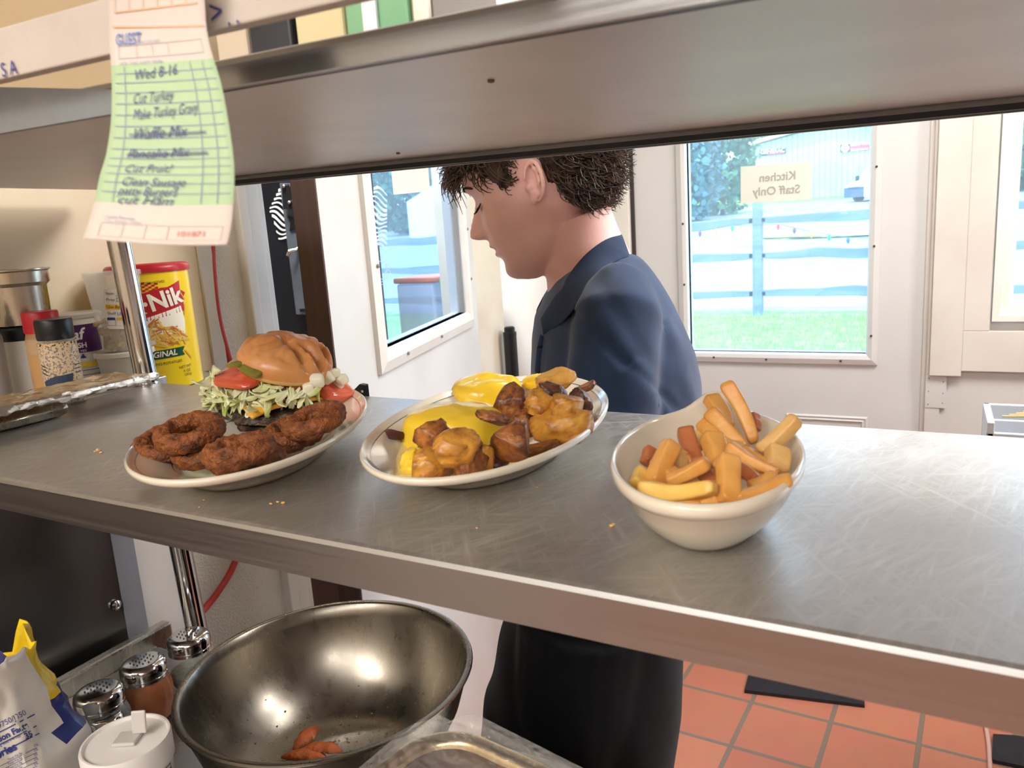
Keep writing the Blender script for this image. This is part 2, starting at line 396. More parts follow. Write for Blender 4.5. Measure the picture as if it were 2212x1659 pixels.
# casing on the right of the door, in three stepped boards
b = MB()
b.box((DX1 + 0.012, WALL_Y - 0.012, 0.985), (0.0, WALL_Y, 2.05)); b.box((0.0, WALL_Y - 0.026, 0.985), (0.082, WALL_Y, 2.4))
struct(b.build('trim_1', M_board, smooth=False, mod={'bevel': 0.002}))
b = MB(); b.box((-0.008, WALL_Y - 0.012, 0.885), (0.046, WALL_Y, 0.985)); b.box((-0.008, WALL_Y - 0.010, 0.0), (0.030, WALL_Y, 0.885))
for x, z in ((0.0, .975), (.038, .965), (0.0, .935), (.038, .93), (.0, .895), (.038, .9)): b.lathe([(0.0016, 0), (0.0016, 0.001)], 6, M=Matrix.Translation((x, WALL_Y - 0.012, z)) @ Matrix.Rotation(pi / 2, 4, 'X'), mi=1)
struct(b.build('trim_2', [M_wall, M_hole], smooth=False))
b = MB(); b.box((0.082, WALL_Y - 0.022, 1.0), (1.2, WALL_Y, 1.118)); b.box((0.082, WALL_Y - 0.022, 1.118), (0.165 - 0.018, WALL_Y, 2.04))
b.box((1.068, WALL_Y - 0.022, 1.118), (1.2, WALL_Y, 2.04)); b.box((0.082, WALL_Y - 0.022, 2.04), (1.2, WALL_Y, 2.15))
struct(b.build('trim_3', M_board, smooth=False, mod={'bevel': 0.002}))
w1 = struct(bpy.data.objects.new('window_1', None)); COL.objects.link(w1); w1.location = (0.6, WALL_Y, 1.165); bpy.context.view_layer.update()
moulding(0.20, 1.02, 1.195, 1.99, 0.05, WALL_Y - 0.005, 'window_frame', w1, M_white, ((0, 0), (0.02, 0.02), (0.35, 0.02), (0.4, 0.008), (0.8, 0.008), (1, 0.0)))
MB().box((0.19, WALL_Y + 0.01, 1.18), (1.03, WALL_Y + 0.016, 2.0)).build('glass', M_pane, w1, smooth=False)
# door frame on the left of the kitchen door (dark gap line beside the leaf)
b = MB(); b.box((DX0 - 0.012, WALL_Y + 0.002, 0), (DX0, WALL_Y + 0.05, 2.06)); b.box((DX1, WALL_Y + 0.004, 0), (DX1 + 0.012, WALL_Y + 0.06, 2.06), 1); b.box((DX0 - .012, WALL_Y + 0.004, 2.05), (DX1 + 0.012, WALL_Y + 0.06, 2.06), 1); struct(b.build('trim_4', [M_hole, M_board], smooth=False))
b = MB(); b.box((DX0 - 0.11, WALL_Y - 0.016, 0), (DX0 - 0.012, WALL_Y, 2.14)); b.box((DX0 - 0.012, WALL_Y - 0.016, 2.06), (DX1 + 0.012, WALL_Y, 2.14))
struct(b.build('trim_5', M_white, smooth=False, mod={'bevel': 0.003}))

# left wall: lower dark panel, beige panel, textured strip, doorway, end post
HY = 2.03                                     # hinge side of the doorway
JY0, JY1 = 1.145, 1.235                       # near jamb
b = MB(); b.box((WALL_X - 0.12, -2.4, 0), (WALL_X, JY0, 2.62)); b.box((WALL_X - 0.12, JY0, 2.1), (WALL_X, HY, 2.62))
struct(b.build('wall_left', M_tex, smooth=False))
b = MB(); b.box((WALL_X - 0.12, HY, 0), (WALL_X, HY + 0.17, 2.62));
struct(b.build('wall_left_end', pm('aged_cream_paint', (222, 212, 192), (210, 198, 176), scale=6, rough=0.5), smooth=False))
b = MB(); b.box((WALL_X - 0.13, JY0, 0), (WALL_X + 0.012, JY0 + 0.05, 2.1)); b.box((WALL_X - 0.13, JY0 + 0.05, 0), (WALL_X + 0.004, JY1 - 0.02, 2.1)); b.box((WALL_X - 0.004, JY0 - 0.012, 0), (WALL_X + 0.02, JY0 + 0.012, 2.1))
struct(b.build('trim_6', M_white, smooth=False, mod={'bevel': 0.003}))
b = MB(); b.box((WALL_X, -1.0, 1.27), (PANEL_X, 1.02, 2.62)); struct(b.build('trim_7', M_beige, smooth=False, mod={'bevel': 0.002}))
b = MB(); b.box((WALL_X, 1.02, 1.1), (PANEL_X + 0.006, 1.05, 2.62)); struct(b.build('trim_8', M_board, smooth=False))

# the open glazed door, swung into the kitchen
F0 = Vector((-0.955, 1.132, 0)); dd = Vector((-0.272, 0.962, 0)).normalized(); DW = 0.925
dnrm = Vector((dd.y, -dd.x, 0))               # faces the kitchen
MD = Matrix(((dd.x, -dnrm.x, 0, F0.x), (dd.y, -dnrm.y, 0, F0.y), (0, 0, 1, 0), (0, 0, 0, 1)))   # local: x along the leaf, y away from the kitchen
d2 = struct(bpy.data.objects.new('door_2', None)); COL.objects.link(d2); d2.location = F0; bpy.context.view_layer.update()
gx0, gx1, gz0, gz1 = 0.158, 0.80, 1.268, 2.0
b = MB()
for lo, hi in (((-.07, 0, .01), (DW, .045, gz0)), ((-.07, 0, gz1), (DW, .045, 2.08)), ((-.07, 0, gz0), (gx0, .045, gz1)), ((gx1, 0, gz0), (DW, .045, gz1))): b.box(lo, hi, M=MD)
b.build('door_leaf', pm('white_door_paint', (218, 216, 212), (210, 207, 201), scale=5, rough=0.4, bump=0.1, bscale=30), d2, smooth=False)
MB().box((-0.074, 0.001, .012), (-0.07, .046, 2.07), M=MD).build('wooden_edge', pm('brown_wood_edge', (78, 54, 46), (62, 42, 36), scale=30, rough=0.55, stretch=(1, 1, .05), bump=.2), d2, smooth=False)
mo = moulding(gx0, gx1, gz0, gz1, 0.045, 0, 'glazing_trim', d2, M_white); mo.data.transform(MD)
b = MB()
for x, z in [(gx0 + .1, gz0 - .026), (gx0 + .35, gz0 - .026), (gx0 - .026, 1.44), (gx1 + .026, 1.5), (gx1 + .026, 1.36)]:
    b.lathe([(0.004, 0), (0.004, 0.003), (0.002, 0.004)], 8, M=MD @ Matrix.Translation((x, -0.0155, z)) @ Matrix.Rotation(pi / 2, 4, 'X'))
b.build('screw', pm('screw_steel', (150, 145, 140), rough=.4, metal=.6), mo, smooth=False)
MB().box((gx0, .018, gz0), (gx1, .023, gz1), M=MD).build('glass', glass_pane('door_glass', (0.76, 0.87, 1.0), 0.07, 0.07), d2, smooth=False)
# ------------------------------------------------------------------ pass-through shelf unit
def st_shelf():
    return steel('scratched_stainless', (222, 221, 219), rough=0.38, scr=0.34, metal=0.91, scale=(16, 190, 1), rvar=0.10, dirs=(1.2, 1.0, 1.42, 0.4, 2.2), bump=0.012)
M_shelf = st_shelf()
M_lip = steel('brushed_stainless_lip', (168, 169, 170), rough=0.34, scale=(2, 2, 500), rvar=0.05, dirs=(0.0,), bump=0.03)
M_chrome = steel('polished_tube', (205, 203, 200), rough=0.12, scale=(1, 1, 1), rvar=0.02, bump=0.0)
M_grey = pm('grey_painted_sheet', (208, 208, 208), (200, 200, 200), scale=12, rough=0.42, metal=0.15, bump=0.03, bscale=300)
M_galv = steel('galvanised_plate', (150, 158, 168), rough=0.5, scale=(30, 30, 30), rvar=0.12, bump=0.06)
unit = thing('pass_shelf', 'stainless pass-through shelf unit with chrome posts, plates of food standing on its lower shelf', 'shelf', (-0.985, 0.73, ZC))
def channel(name, x0, x1, yf, yb, slope, ztop, lip, ret, mats, zfun=None, sheet=0.002):
    """sheet steel shelf with turned-down lips, extruded along x; slope tilts the long edges"""
    prof = [(0.006, -lip), (0.0, -lip), (0.0, -0.004), (0.0012, -0.0012), (0.004, 0)]
    d = yb - yf
    prof += [(d - 0.004, 0), (d - 0.0012, -0.0012), (d, -0.004), (d, -lip), (d - ret, -lip), (d - ret, -lip + 0.0015), (d - 0.0015, -lip + 0.0015),
             (d - 0.0015, -sheet), (0.0015, -sheet), (0.0015, -lip + 0.0015), (ret, -lip + 0.0015), (ret, -lip)]
    b = MB(); R = []
    for x in (x0, x1):
        R.append([Vector((x, yf + slope * x + q, ztop + z + (zfun(x, q) if zfun else 0))) for q, z in prof])
    b.rings(R)
    o = b.build(name, mats, unit, angle=20)
    for p in o.data.polygons:
        c, n = p.center, p.normal
        p.material_index = 1 if abs(n.y) > 0.7 else 0
    return o
channel('lower_shelf', -1.0, 1.3, 0.348, 0.716, -0.03, ZS, 0.030, 0.014, [M_shelf, M_lip])
def zt(x, q): return -0.0153 * (x + 0.3) - 0.004 * max(0, q - 0.02) / 0.5
ups = channel('upper_shelf', -1.14, 1.3, 0.293, 0.815, 0.0, 1.5732 + 0.016, 0.014, 0.003, [M_grey, steel('dark_polished_lip', (128, 128, 130), rough=0.22, scale=(2, 2, 300), rvar=.05)], zt, sheet=0.0015)
M_lip_shade = pm('painted_lip_shade', (30, 32, 38), rough=.5)  # black strips that paint in the shade band along both shelf lips
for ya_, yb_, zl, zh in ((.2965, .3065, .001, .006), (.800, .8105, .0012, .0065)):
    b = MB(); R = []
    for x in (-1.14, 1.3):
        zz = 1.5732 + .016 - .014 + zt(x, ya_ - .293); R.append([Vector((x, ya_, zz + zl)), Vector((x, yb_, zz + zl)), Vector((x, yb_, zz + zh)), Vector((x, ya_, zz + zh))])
    b.rings(R); b.build('lip_shade_strip', M_lip_shade, ups, smooth=False)
for px, py in ((860, 330), (1060, 165)):
    b = MB(); p = P(px, py, 2, 1.5875); b.lathe([(0.0022, 0), (0.0022, -0.0015), (0.001, -0.002)], 8, c=(p.x, p.y, 1.5732 + 0.0145 + zt(p.x, p.y - .293)))
    b.build('rivet', pm('rusty_rivet', (120, 92, 66), rough=.6), unit)
# posts
def post(name, dx):
    p0 = Vector((-0.975 + dx, 0.73, ZC)); pt = Vector((-1.016 + dx, 0.73, 1.575))
    b = MB(); b.tube([p0, p0.lerp(pt, .5), pt], 0.0155, 28)
    o = b.build(name, M_chrome, unit)
    z = MB(); pm_ = p0.lerp(pt, (ZS - ZC) / (1.575 - ZC)); z.lathe([(0.0165, 0.0), (0.0168, 0.002), (0.0162, 0.004)], 28, c=pm_)
    z.build('post_collar', M_chrome, o)
post('post', 0); post('post', 2.1)
for px in (62, 92):
    p = P(px, 432, 1, 0.80); b = MB(); b.lathe([(0.008, 0), (0.009, -0.004), (0.006, -0.008)], 14, c=(p.x, p.y, p.z + .010)); b.build('bolt', M_chrome, unit)
# galvanised end bracket at the near left corner
q = [P(0, 188, 1, 0.285), P(242, 193, 1, 0.285), P(242, 246, 1, 0.285), P(0, 288, 1, 0.285)]
q = [q[0] + (q[0] - q[1]) * 0.3] + q[1:3] + [q[3] + (q[3] - q[2]) * 0.3]
b = MB(); b.rings([q, [v + Vector((0, 0.004, 0)) for v in q]]); b.build('end_bracket', M_galv, unit, smooth=False)
# ticket rail with tape along its face
def rail_z(x): return 1.5925 - 0.0135 * (x + 0.38)
b = MB(); RY = 0.262
R = []
for x in (-0.62, -0.14):
    R.append([Vector((x, RY, rail_z(x))), Vector((x, RY, rail_z(x) + 0.0245)), Vector((x, RY + 0.008, rail_z(x) + 0.0245)), Vector((x, RY + 0.008, rail_z(x)))])
b.rings(R); rail = b.build('ticket_rail', pm('taped_rail', (206, 198, 190), (196, 188, 180), scale=20, rough=.45, bump=.2, bscale=60), unit, smooth=False, mod={'bevel': .001})
M_ink = pm('blue_ink', (62, 70, 150), rough=.6)
def railf(ox, oz): return lambda x, y: Vector((ox + x, RY - 0.0008, rail_z(ox + x) + oz + y))
for px, py, s, sz in ((22, 150, 'S A', .010), (470, 30, '>', .014), (505, 36, ', ,', .010)):
    b = MB(); p = P(px, py, 1, RY); put_text(b, s, sz, railf(p.x, p.z - rail_z(p.x))); b.build('pen_mark', M_ink, rail, smooth=False)

# things kept on the upper shelf, seen past its near lip
def carton(name, label, cat, quad, y, depth, mat, extra=None):
    q = [P(px, py, 1, y) for px, py in quad]
    b = MB(); b.rings([q, [v + Vector((0, depth, 0)) for v in q]])
    o = b.build(name, mat, smooth=False); tag(o, label, cat); return o
UZ = 1.592
def up_box(name, label, cat, px0, px1, y, dep, h, mat, grp=None):
    x0 = P(px0, 60, 1, y).x; x1 = P(px1, 60, 1, y).x; z = 1.5732 + 0.0165 + zt(x0, y - .293)
    o = MB().box((x0, y, z), (x1, y + dep, z + h)).build(name, mat, smooth=False, mod={'bevel': .002}); center_origin(o)
    return tag(o, label, cat, grp)
up_box('carton', 'plain beige carton on the upper shelf beside the order ticket', 'box', 462, 530, 0.40, .12, .10, pm('beige_card', (214, 198, 176), rough=.6))
up_box('box', 'black box standing on the upper shelf between two pale cartons', 'box', 537, 627, 0.40, .10, .11, pm('black_card', (30, 34, 42), (44, 48, 58), scale=12, rough=.4))
up_box('carton', 'cream carton on the upper shelf between the black box and the green pack', 'box', 638, 742, 0.40, .12, .10, pm('cream_card', (228, 214, 172), (220, 205, 160), scale=6, rough=.6))
gp = up_box('packet', 'green packet with a white stripe on the upper shelf', 'packet', 748, 885, 0.40, .06, .10, pm('green_pack', (140, 188, 146), (110, 170, 128), scale=9, rough=.35))
b = MB(); x0 = P(800, 40, 1, .397).x
b.box((x0 - .006, .3975, UZ + 0.006), (x0 + .004, .3995, UZ + .09), M=Matrix.Translation((0, 0, 0))); o = b.build('stripe', pm('white_stripe', (240, 242, 246), rough=.4), gp, smooth=False)
up_box('tin', 'silver tin at the end of the row on the upper shelf', 'tin', 890, 935, 0.40, .08, .07, M_chrome)
up_box('crate', 'brown cardboard crate above the taped ticket rail', 'box', -330, 232, 0.36, .22, .13, pm('brown_card', (196, 176, 146), (184, 162, 130), scale=5, rough=.7))

# ------------------------------------------------------------------ order ticket
M_tk = pm('ticket_paper', (224, 212, 206), (218, 206, 199), scale=8, rough=.7, sss=0)
M_tg = pm('ticket_green', (184, 212, 172), (178, 206, 166), scale=8, rough=.7)
M_ln = pm('ticket_rules', (150, 170, 200), rough=.7); M_pen = pm('pen_writing', (92, 96, 150), rough=.7); M_tan = pm('ticket_tan', (226, 190, 150), rough=.7); M_red = pm('ticket_red', (222, 130, 110), rough=.7)
TKC = [  # left px, right px, y of row, world depth
    (236, 440, -30, .2560), (236, 446, 70, .2560), (240, 460, 130, .2520), (242, 478, 190, .2460), (240, 492, 260, .2390), (230, 503, 330, .2330),
    (216, 506, 380, .2290), (204, 504, 440, .2250), (190, 498, 490, .2210), (180, 490, 520, .2190)]
def tk(u, v, lift=0.0):
    """point on the hanging ticket, u across and v down in 0..1"""
    f = v * (len(TKC) - 1); i = min(int(f), len(TKC) - 2); t = f - i
    def s(k): # smooth interpolation
        p = [TKC[max(0, min(len(TKC) - 1, i + j))][k] for j in (-1, 0, 1, 2)]
        return 0.5 * (2 * p[1] + (p[2] - p[0]) * t + (2 * p[0] - 5 * p[1] + 4 * p[2] - p[3]) * t * t + (3 * p[1] - p[0] - 3 * p[2] + p[3]) * t ** 3)
    l, r, yy, d = s(0), s(1), s(2), s(3)
    px = l + (r - l) * u; slant = (-26 * (1 - v) ** 1.2 + 10 * v) * (u - .5) * 1.0
    d2_ = d + 0.004 * sin(u * pi) - 0.004 * u
    return P(px, yy + slant + 8 * sin(u * 2.6) * v, 1, d2_ - lift)
ticket = MB(); NU, NV = 12, 44
# rows: tan top flap, white header, green body, white foot
for j in range(NV + 1):
    for i in range(NU + 1): ticket.v.append(tk(i / NU, j / NV))
for j in range(NV):
    for i in range(NU):
        a = j * (NU + 1) + i; ticket.f.append((a, a + 1, a + NU + 2, a + NU + 1))
        v = (j + .5) / NV; ticket.mi.append(1 if 0.235 < v < 0.765 else 0)
tko = ticket.build('order_ticket', [M_tk, M_tg], recalc=False, mod={'solidify': .0003})
tag(tko, 'green and white guest check with handwritten prep list hanging from the ticket rail', 'ticket')
def tf(ou, ov, L=1.0):
    return lambda x, y: tk(ou + x, ov - y, 0.0007)
b = MB(); f = tf(0, 0)
for k in range(14):
    v = .265 + k * .0385
    if v < .765: line2d(b, (0.03, -v), (0.97, -v), .0030, f, 0, 14)
for u in (.12, .76, .88): line2d(b, (u, -.235), (u, -.765), .006, f, 0, 12)
for u in (.08, .26, .42, .58, .92): line2d(b, (u, -.145), (u, -.2), .005, f, 1, 2)
for v in (.145, .20): line2d(b, (.08, -v), (.92, -v), .003, f, 1, 8)
for u in (.08, .24, .40, .56, .94): line2d(b, (u, -.865), (u, -.95), .005, f, 1, 2)
for v in (.865, .95): line2d(b, (.08, -v), (.94, -v), .003, f, 1, 8)
for k in range(6):
    u = .05 + k * .15; line2d(b, (u, -.0), (u, -.055), .006, f, 2, 2)
line2d(b, (.05, -.055), (.92, -.055), .003, f, 2, 8)
line2d(b, (.03, -.085), (.97, -.105), .004, f, 2, 8)
b.build('printed_rules', [M_ln, pm('ticket_rule_pale', (205, 196, 200), rough=.7), pm('ticket_rule_orange', (232, 190, 150), rough=.7)], tko, smooth=False, recalc=False)
def tk_text(b, s, u, v, h, mi=0, shear=.25, sc=1.0, bold=0.0, tilt=0.0):
    vs, fs = text_mb(s, 1.0, shear=shear, align='LEFT', bold=bold)
    b.add([tk(u + (p.x * h * sc * 1.75), v - (p.y * h) - tilt * p.x * h, .0010) for p in vs], fs, mi)
b = MB()
tk_text(b, 'GUEST', .06, .125, .055, 0, 0, .9, .01); b.build('title_print', pm('ticket_title_blue', (90, 130, 200), rough=.6), tko, smooth=False, recalc=False); b = MB()
tk_text(b, 'DATE   TABLE  GUESTS  SERVER', .08, .222, .017, 0, 0, 1.0); tk_text(b, 'Thank You - Please Come Again', .14, .135, .016, 0, 0)
tk_text(b, 'Guest Receipt', .10, .835, .020, 0, 0); tk_text(b, 'Date   Amount   Guests', .10, .853, .015, 0, 0)
bn = MB(); tk_text(bn, '101871', .62, .91, .045, 0, 0, .9); bn.build('serial_number', M_red, tko, smooth=False, recalc=False)
b.build('printing', [M_ln, M_ln, M_red], tko, smooth=False, recalc=False)
b = MB()
for s, u, v, h, til, wd in (('Wed 8-16', .20, .275, .050, .06, 80), ('Cut Turkey', .18, .366, .044, .05, 76), ('Make Turkey Gravy', .18, .420, .042, .05, 118), ('Waffle Mix', .18, .485, .045, .04, 100),
                    ('Pancake Mix', .16, .555, .044, .03, 104), ('Cut Fruit!', .16, .625, .048, .02, 88), ('Clean Sausage', .16, .685, .042, 0, 106), ('patty Burgers', .15, .722, .042, 0, 100), ('cut Ham', .15, .757, .042, 0, 80)):
    tk_text(b, s, u, v, h * 1.2, 0, .35, wd * .0056 / (h * 1.2 * len(s) * .55 * 1.75), -.004, til)
for v in (.484, .490, .552, .558, .561): line2d(b, (.16, -v), (.80, -v + .006), .0022, lambda x, y: tk(x, -y, .0011), 0, 8)
b.build('handwriting', [M_pen], tko, smooth=False, recalc=False)
# ------------------------------------------------------------------ crockery and food
M_china = pm('ivory_china', (238, 230, 212), (234, 225, 206), scale=6, rough=.10, coat=.6, sss=.05)
M_gline = pm('green_line_glaze', (84, 104, 92), rough=.15, coat=.5)
UR = RH.copy(); UV = FH.copy()               # image right and away, both horizontal
def oval_ring(c, a, b, th, s, z, n=72, da=0.0):
    r = []
    for i in range(n):
        t = 2 * pi * i / n; x, y = (a * s + da) * cos(t), (b * s + da) * sin(t)
        r.append(Vector((c[0] + x * cos(th) - y * sin(th), c[1] + x * sin(th) + y * cos(th), z)))
    return r
def platter(c, a, b, thdeg, h, label):
    th = radians(thdeg); z0 = ZS + 0.0006
    # s, dz, da: underside up, over the rim, down the inside
    prof = [(.60, 0, -.004), (.62, 0, 0), (.635, .0025, 0), (.72, .008, 0), (.86, .0185, 0), (.955, h - .008, 0), (.985, h - .006, 0), (1.0, h - .003, 0), (.998, h - .001, 0), (.985, h, 0), (.965, h - .0015, 0),
            (.955, h - .0028, 0), (.935, h - .0045, 0), (.928, h - .005, 0), (.80, h - .011, 0), (.70, h - .016, 0), (.693, h - .0166, 0), (.62, .0095, 0), (.54, .006, 0), (.3, .005, 0), (.05, .005, 0)]
    R = [oval_ring(c, a, b, th, s, z0 + dz, da=da) for s, dz, da in prof]
    mis = [0] * (len(prof) - 1)
    mis[12] = 1; mis[15] = 1
    m = MB(); m.rings(R, 0, True, True, True, mis)
    o = m.build('platter', [M_china, M_gline], angle=60); center_origin(o)
    return tag(o, label, 'plate', 'oval platters')
P1 = Vector((-0.5405, 0.5014, 0)); P2 = Vector((-0.3322, 0.5735, 0)); BW = Vector((-0.122, 0.473, 0))
HP = 0.0305
platter(P1, .173, .0966, -59.2, HP, 'ivory oval platter with a green rim line holding the burger and onion rings')
platter(P2, .1756, .0956, 101.8, HP, 'ivory oval platter with a green rim line holding eggs and fried potatoes')
# baker bowl
def bowl():
    c = (BW.x, BW.y); th = radians(100.8); a, bb, H = .1065, .0583, .044; z0 = ZS + .0006
    prof = [(.50, 0), (.54, 0), (.60, .004), (.74, .013), (.87, .025), (.935, .034), (.955, .0355), (.975, .037), (.995, .039), (1.0, .0415), (.995, .044), (.975, .0453), (.955, .045), (.94, .043), (.925, .040), (.90, .034), (.83, .022), (.68, .010), (.4, .006), (.05, .006)]
    R = []
    for s, dz in prof:
        ring = oval_ring(c, a, bb, th, s, z0 + dz, 80)
        k = max(0, (s - .86) / .14)
        for i, p in enumerate(ring):   # raised lug handles at the two ends
            t = 2 * pi * i / 80
            for t0 in (0.0, pi):
                d = abs((t - t0 + pi) % (2 * pi) - pi); w = exp(-(d / .30) ** 2.4)
                d3 = Vector((cos(th), sin(th), 0)) * (1 if t0 == 0 else -1)
                ring[i] = ring[i] + Vector((0, 0, (.013 if t0 == 0 else .001) * w * k)) + d3 * (.008 if t0 == 0 else .001) * w * k
        R.append(ring)
    m = MB(); m.rings(R); o = m.build('baker_bowl', M_china, angle=60); center_origin(o)
    tag(o, 'small deep ivory oval bowl piled with french fries', 'bowl')
bowl()

# ---- burger
M_bun = pm('bun_crust', (216, 156, 100), (198, 128, 70), scale=14, rough=.36, coat=.15, sss=.08, bump=.3, bscale=55, c3=(208, 144, 86))
M_bunb = pm('bun_side', (228, 186, 120), (216, 168, 98), scale=20, rough=.55, sss=.1)
M_patty = pm('grilled_patty', (66, 48, 38), (104, 78, 60), scale=60, rough=.42, bump=.9, bscale=160, c3=(48, 34, 28), spec=.6)
M_cheese = pm('american_cheese', (240, 186, 70), (232, 176, 60), scale=5, rough=.3, sss=.15)
M_lett = pm('shredded_lettuce', (232, 232, 184), (184, 202, 108), scale=30, rough=.35, sss=.15, c3=(222, 224, 160))
M_lettw = pm('lettuce_rib', (240, 236, 206), (224, 226, 170), scale=30, rough=.35, sss=.2)
M_tom = pm('tomato', (216, 104, 74), (204, 84, 58), scale=25, rough=.2, sss=.15, coat=.3)
M_tomi = pm('tomato_flesh', (232, 120, 96), (210, 90, 66), scale=70, rough=.2, sss=.15)
M_pick = pm('pickle', (140, 132, 52), (112, 108, 40), scale=35, rough=.2, coat=.4, sss=.1)
M_onion = pm('raw_onion', (240, 234, 214), (228, 220, 196), scale=18, rough=.25, sss=.25)
BO = P(588, 922, 2, ZS + .010)                       # foot of the burger
BO = BO + UV * .045 
bs = (BO - CAM).dot(FH) / FPX                        # metres per pixel here
def bp(px, py, dv=0.0):
    """point at the burger's distance (dv metres further away) seen at that pixel"""
    return PD(px, py, (BO - CAM).dot(FH) + dv)
burger = thing('burger', 'tall double cheeseburger with lettuce, tomato and pickles under a tilted bun', 'burger', (BO.x, BO.y, ZS + .006))
UP = Vector((0, 0, 1))
def disc(c, r, t, tilt_r=0.0, tilt_v=0.0, amp=.05, seed=0, mats=None, name='slice', nv=10, pw=.6, rz=None):
    M = (Quaternion(UV, radians(tilt_r)) @ Quaternion(UR, radians(tilt_v))).to_matrix()
    b = MB(); lump(b, c, r, r, t, M=M, amp=amp, freq=2.0, seed=seed, nu=40, nv=nv, pw=pw); return b
disc(bp(590, 933), .046, .0085, seed=2, amp=.04).build('bottom_bun', M_bunb, burger)
disc(bp(598, 912), .0525, .0110, 2, 0, amp=.17, seed=5, nv=14, pw=.75).build('beef_patty', M_patty, burger)
disc(bp(604, 882), .0535, .0108, 4, 0, amp=.19, seed=9, nv=14, pw=.75).build('beef_patty', M_patty, burger)
# cheese: a square sheet sagging over the edge
b = MB(); cc = bp(603, 862); N = 22; g = {}
for j in range(N + 1):
    for i in range(N + 1):
        u, v = (i / N - .5) * 2, (j / N - .5) * 2; x, y = u * .046, v * .046
        x, y = x * .8 - y * .6, x * .6 + y * .8
        r = sqrt(x * x + y * y); z = .003 - max(0, r - .047) ** 1.25 * 1.2 + .0016 * noise.noise(Vector((x * 60, y * 60, 3)))
        g[i, j] = len(b.v); b.v.append(cc + UR * x + UV * y + UP * z)
for j in range(N):
    for i in range(N): b.f.append((g[i, j], g[i + 1, j], g[i + 1, j + 1], g[i, j + 1])); b.mi.append(0)
b.build('cheese_slice', M_cheese, burger, mod={'solidify': .0028})
# lettuce shreds: curled ribbons heaped between cheese and tomato and spilling at the left
def ribbon(b, p, d, L, w, curl, seed, mi=0):
    rng = random.Random(seed); n = 9; pts = []
    d = d.normalized(); side = d.cross(UP); side = side.normalized() if side.length > 1e-3 else Vector((1, 0, 0)); q = p.copy()
    ax = (side + UP * rng.uniform(-.8, .8)).normalized()
    vs = []
    for k in range(n):
        t = k / (n - 1); ww = w * (0.5 + 0.9 * sin(pi * (t * .9 + .05))) * rng.uniform(.8, 1.2)
        wd = (Quaternion(d, rng.uniform(-.35, .35) + t * curl) @ UP).normalized(); wd = (wd * .6 + side * .6).normalized()
        vs += [q - wd * ww / 2 + UP * .0006, q + d.cross(wd) * ww * .18, q + wd * ww / 2]
        q = q + d * (L / n); d = (Quaternion(ax, curl * .28) @ d).normalized(); d.z -= .10; d.normalize()
    fs = []
    for k in range(n - 1):
        for s in (0, 1): fs.append((k * 3 + s, k * 3 + s + 1, k * 3 + s + 4, k * 3 + s + 3))
    b.add(vs, fs, mi)
b = MB(); rng = random.Random(3)
for k in range(210):
    a = rng.uniform(0, 2 * pi); r = .052 * sqrt(rng.random()); px_c = bp(600, 846 - rng.uniform(-10, 10))
    p = px_c + UR * (r * cos(a)) + UV * (r * sin(a)); d = Vector((rng.uniform(-1, 1), rng.uniform(-1, 1), rng.uniform(-.25, .25)))
    ribbon(b, p, d, rng.uniform(.018, .04), rng.uniform(.004, .008), rng.uniform(-1.6, 1.6), k, 1 if rng.random() < .42 else 0)
for k in range(60):    # overhang at the near edge and left
    px = rng.choice([rng.uniform(470, 540), rng.uniform(480, 700)]); p = bp(px, rng.uniform(830, 852), -.045 * sqrt(max(0, 1 - ((px - 600) / 125) ** 2)))
    d = UR * rng.uniform(-.8, .4) - UV * rng.uniform(.1, .8) + UP * rng.uniform(-.9, .0)
    ribbon(b, p, d, rng.uniform(.016, .034), rng.uniform(.004, .008), rng.uniform(-1.3, 1.3), 900 + k, 1 if rng.random() < .4 else 0)
for k in range(62):    # the bunch hanging out on the left
    p = bp(rng.uniform(455, 500), rng.uniform(808, 870), rng.uniform(-.03, .01))
    d = UR * rng.uniform(-.6, .6) - UV * rng.uniform(-.2, .6) + UP * rng.uniform(-1.2, .3)
    ribbon(b, p, d, rng.uniform(.016, .036), rng.uniform(.004, .009), rng.uniform(-1.8, 1.8), 2000 + k, 1 if rng.random() < .45 else 0)
lt = b.build('shredded_lettuce', [M_lett, M_lettw], burger, recalc=False, mod={'solidify': .0007}); lt['kind'] = 'stuff'
def tomato(c, r, t, tr, tv, seed):
    b = disc(c, r, t, tr, tv, .03, seed, pw=.45); o = b.build('tomato_slice', [M_tom, M_tomi], burger)
    for p in o.data.polygons:
        M = (Quaternion(UV, radians(tr)) @ Quaternion(UR, radians(tv))).to_matrix()
        if (M.transposed() @ p.normal).z > .8 and (p.center - c).length < r * .82: p.material_index = 1
tomato(bp(534, 806, -.018), .030, .0046, -4, 14, 1); tomato(bp(640, 812, .004), .036, .0045, 9, 4, 2); tomato(bp(716, 836, .0), .021, .0065, 36, 12, 3)
def pickle(c, r, tr, tv, seed, ell=1.0):
    b = MB(); M = (Quaternion(UV, radians(tr)) @ Quaternion(UR, radians(tv))).to_matrix()
    lump(b, c, r * ell, r, .0026, M=M, amp=.06, seed=seed, nu=28, nv=8, pw=.5); b.build('pickle_slice', M_pick, burger)
pickle(bp(514, 783, -.030), .0085, -12, 12, 4, 1.3); pickle(bp(545, 799, -.046), .0085, 4, 30, 5, 1.5)
rng = random.Random(8)
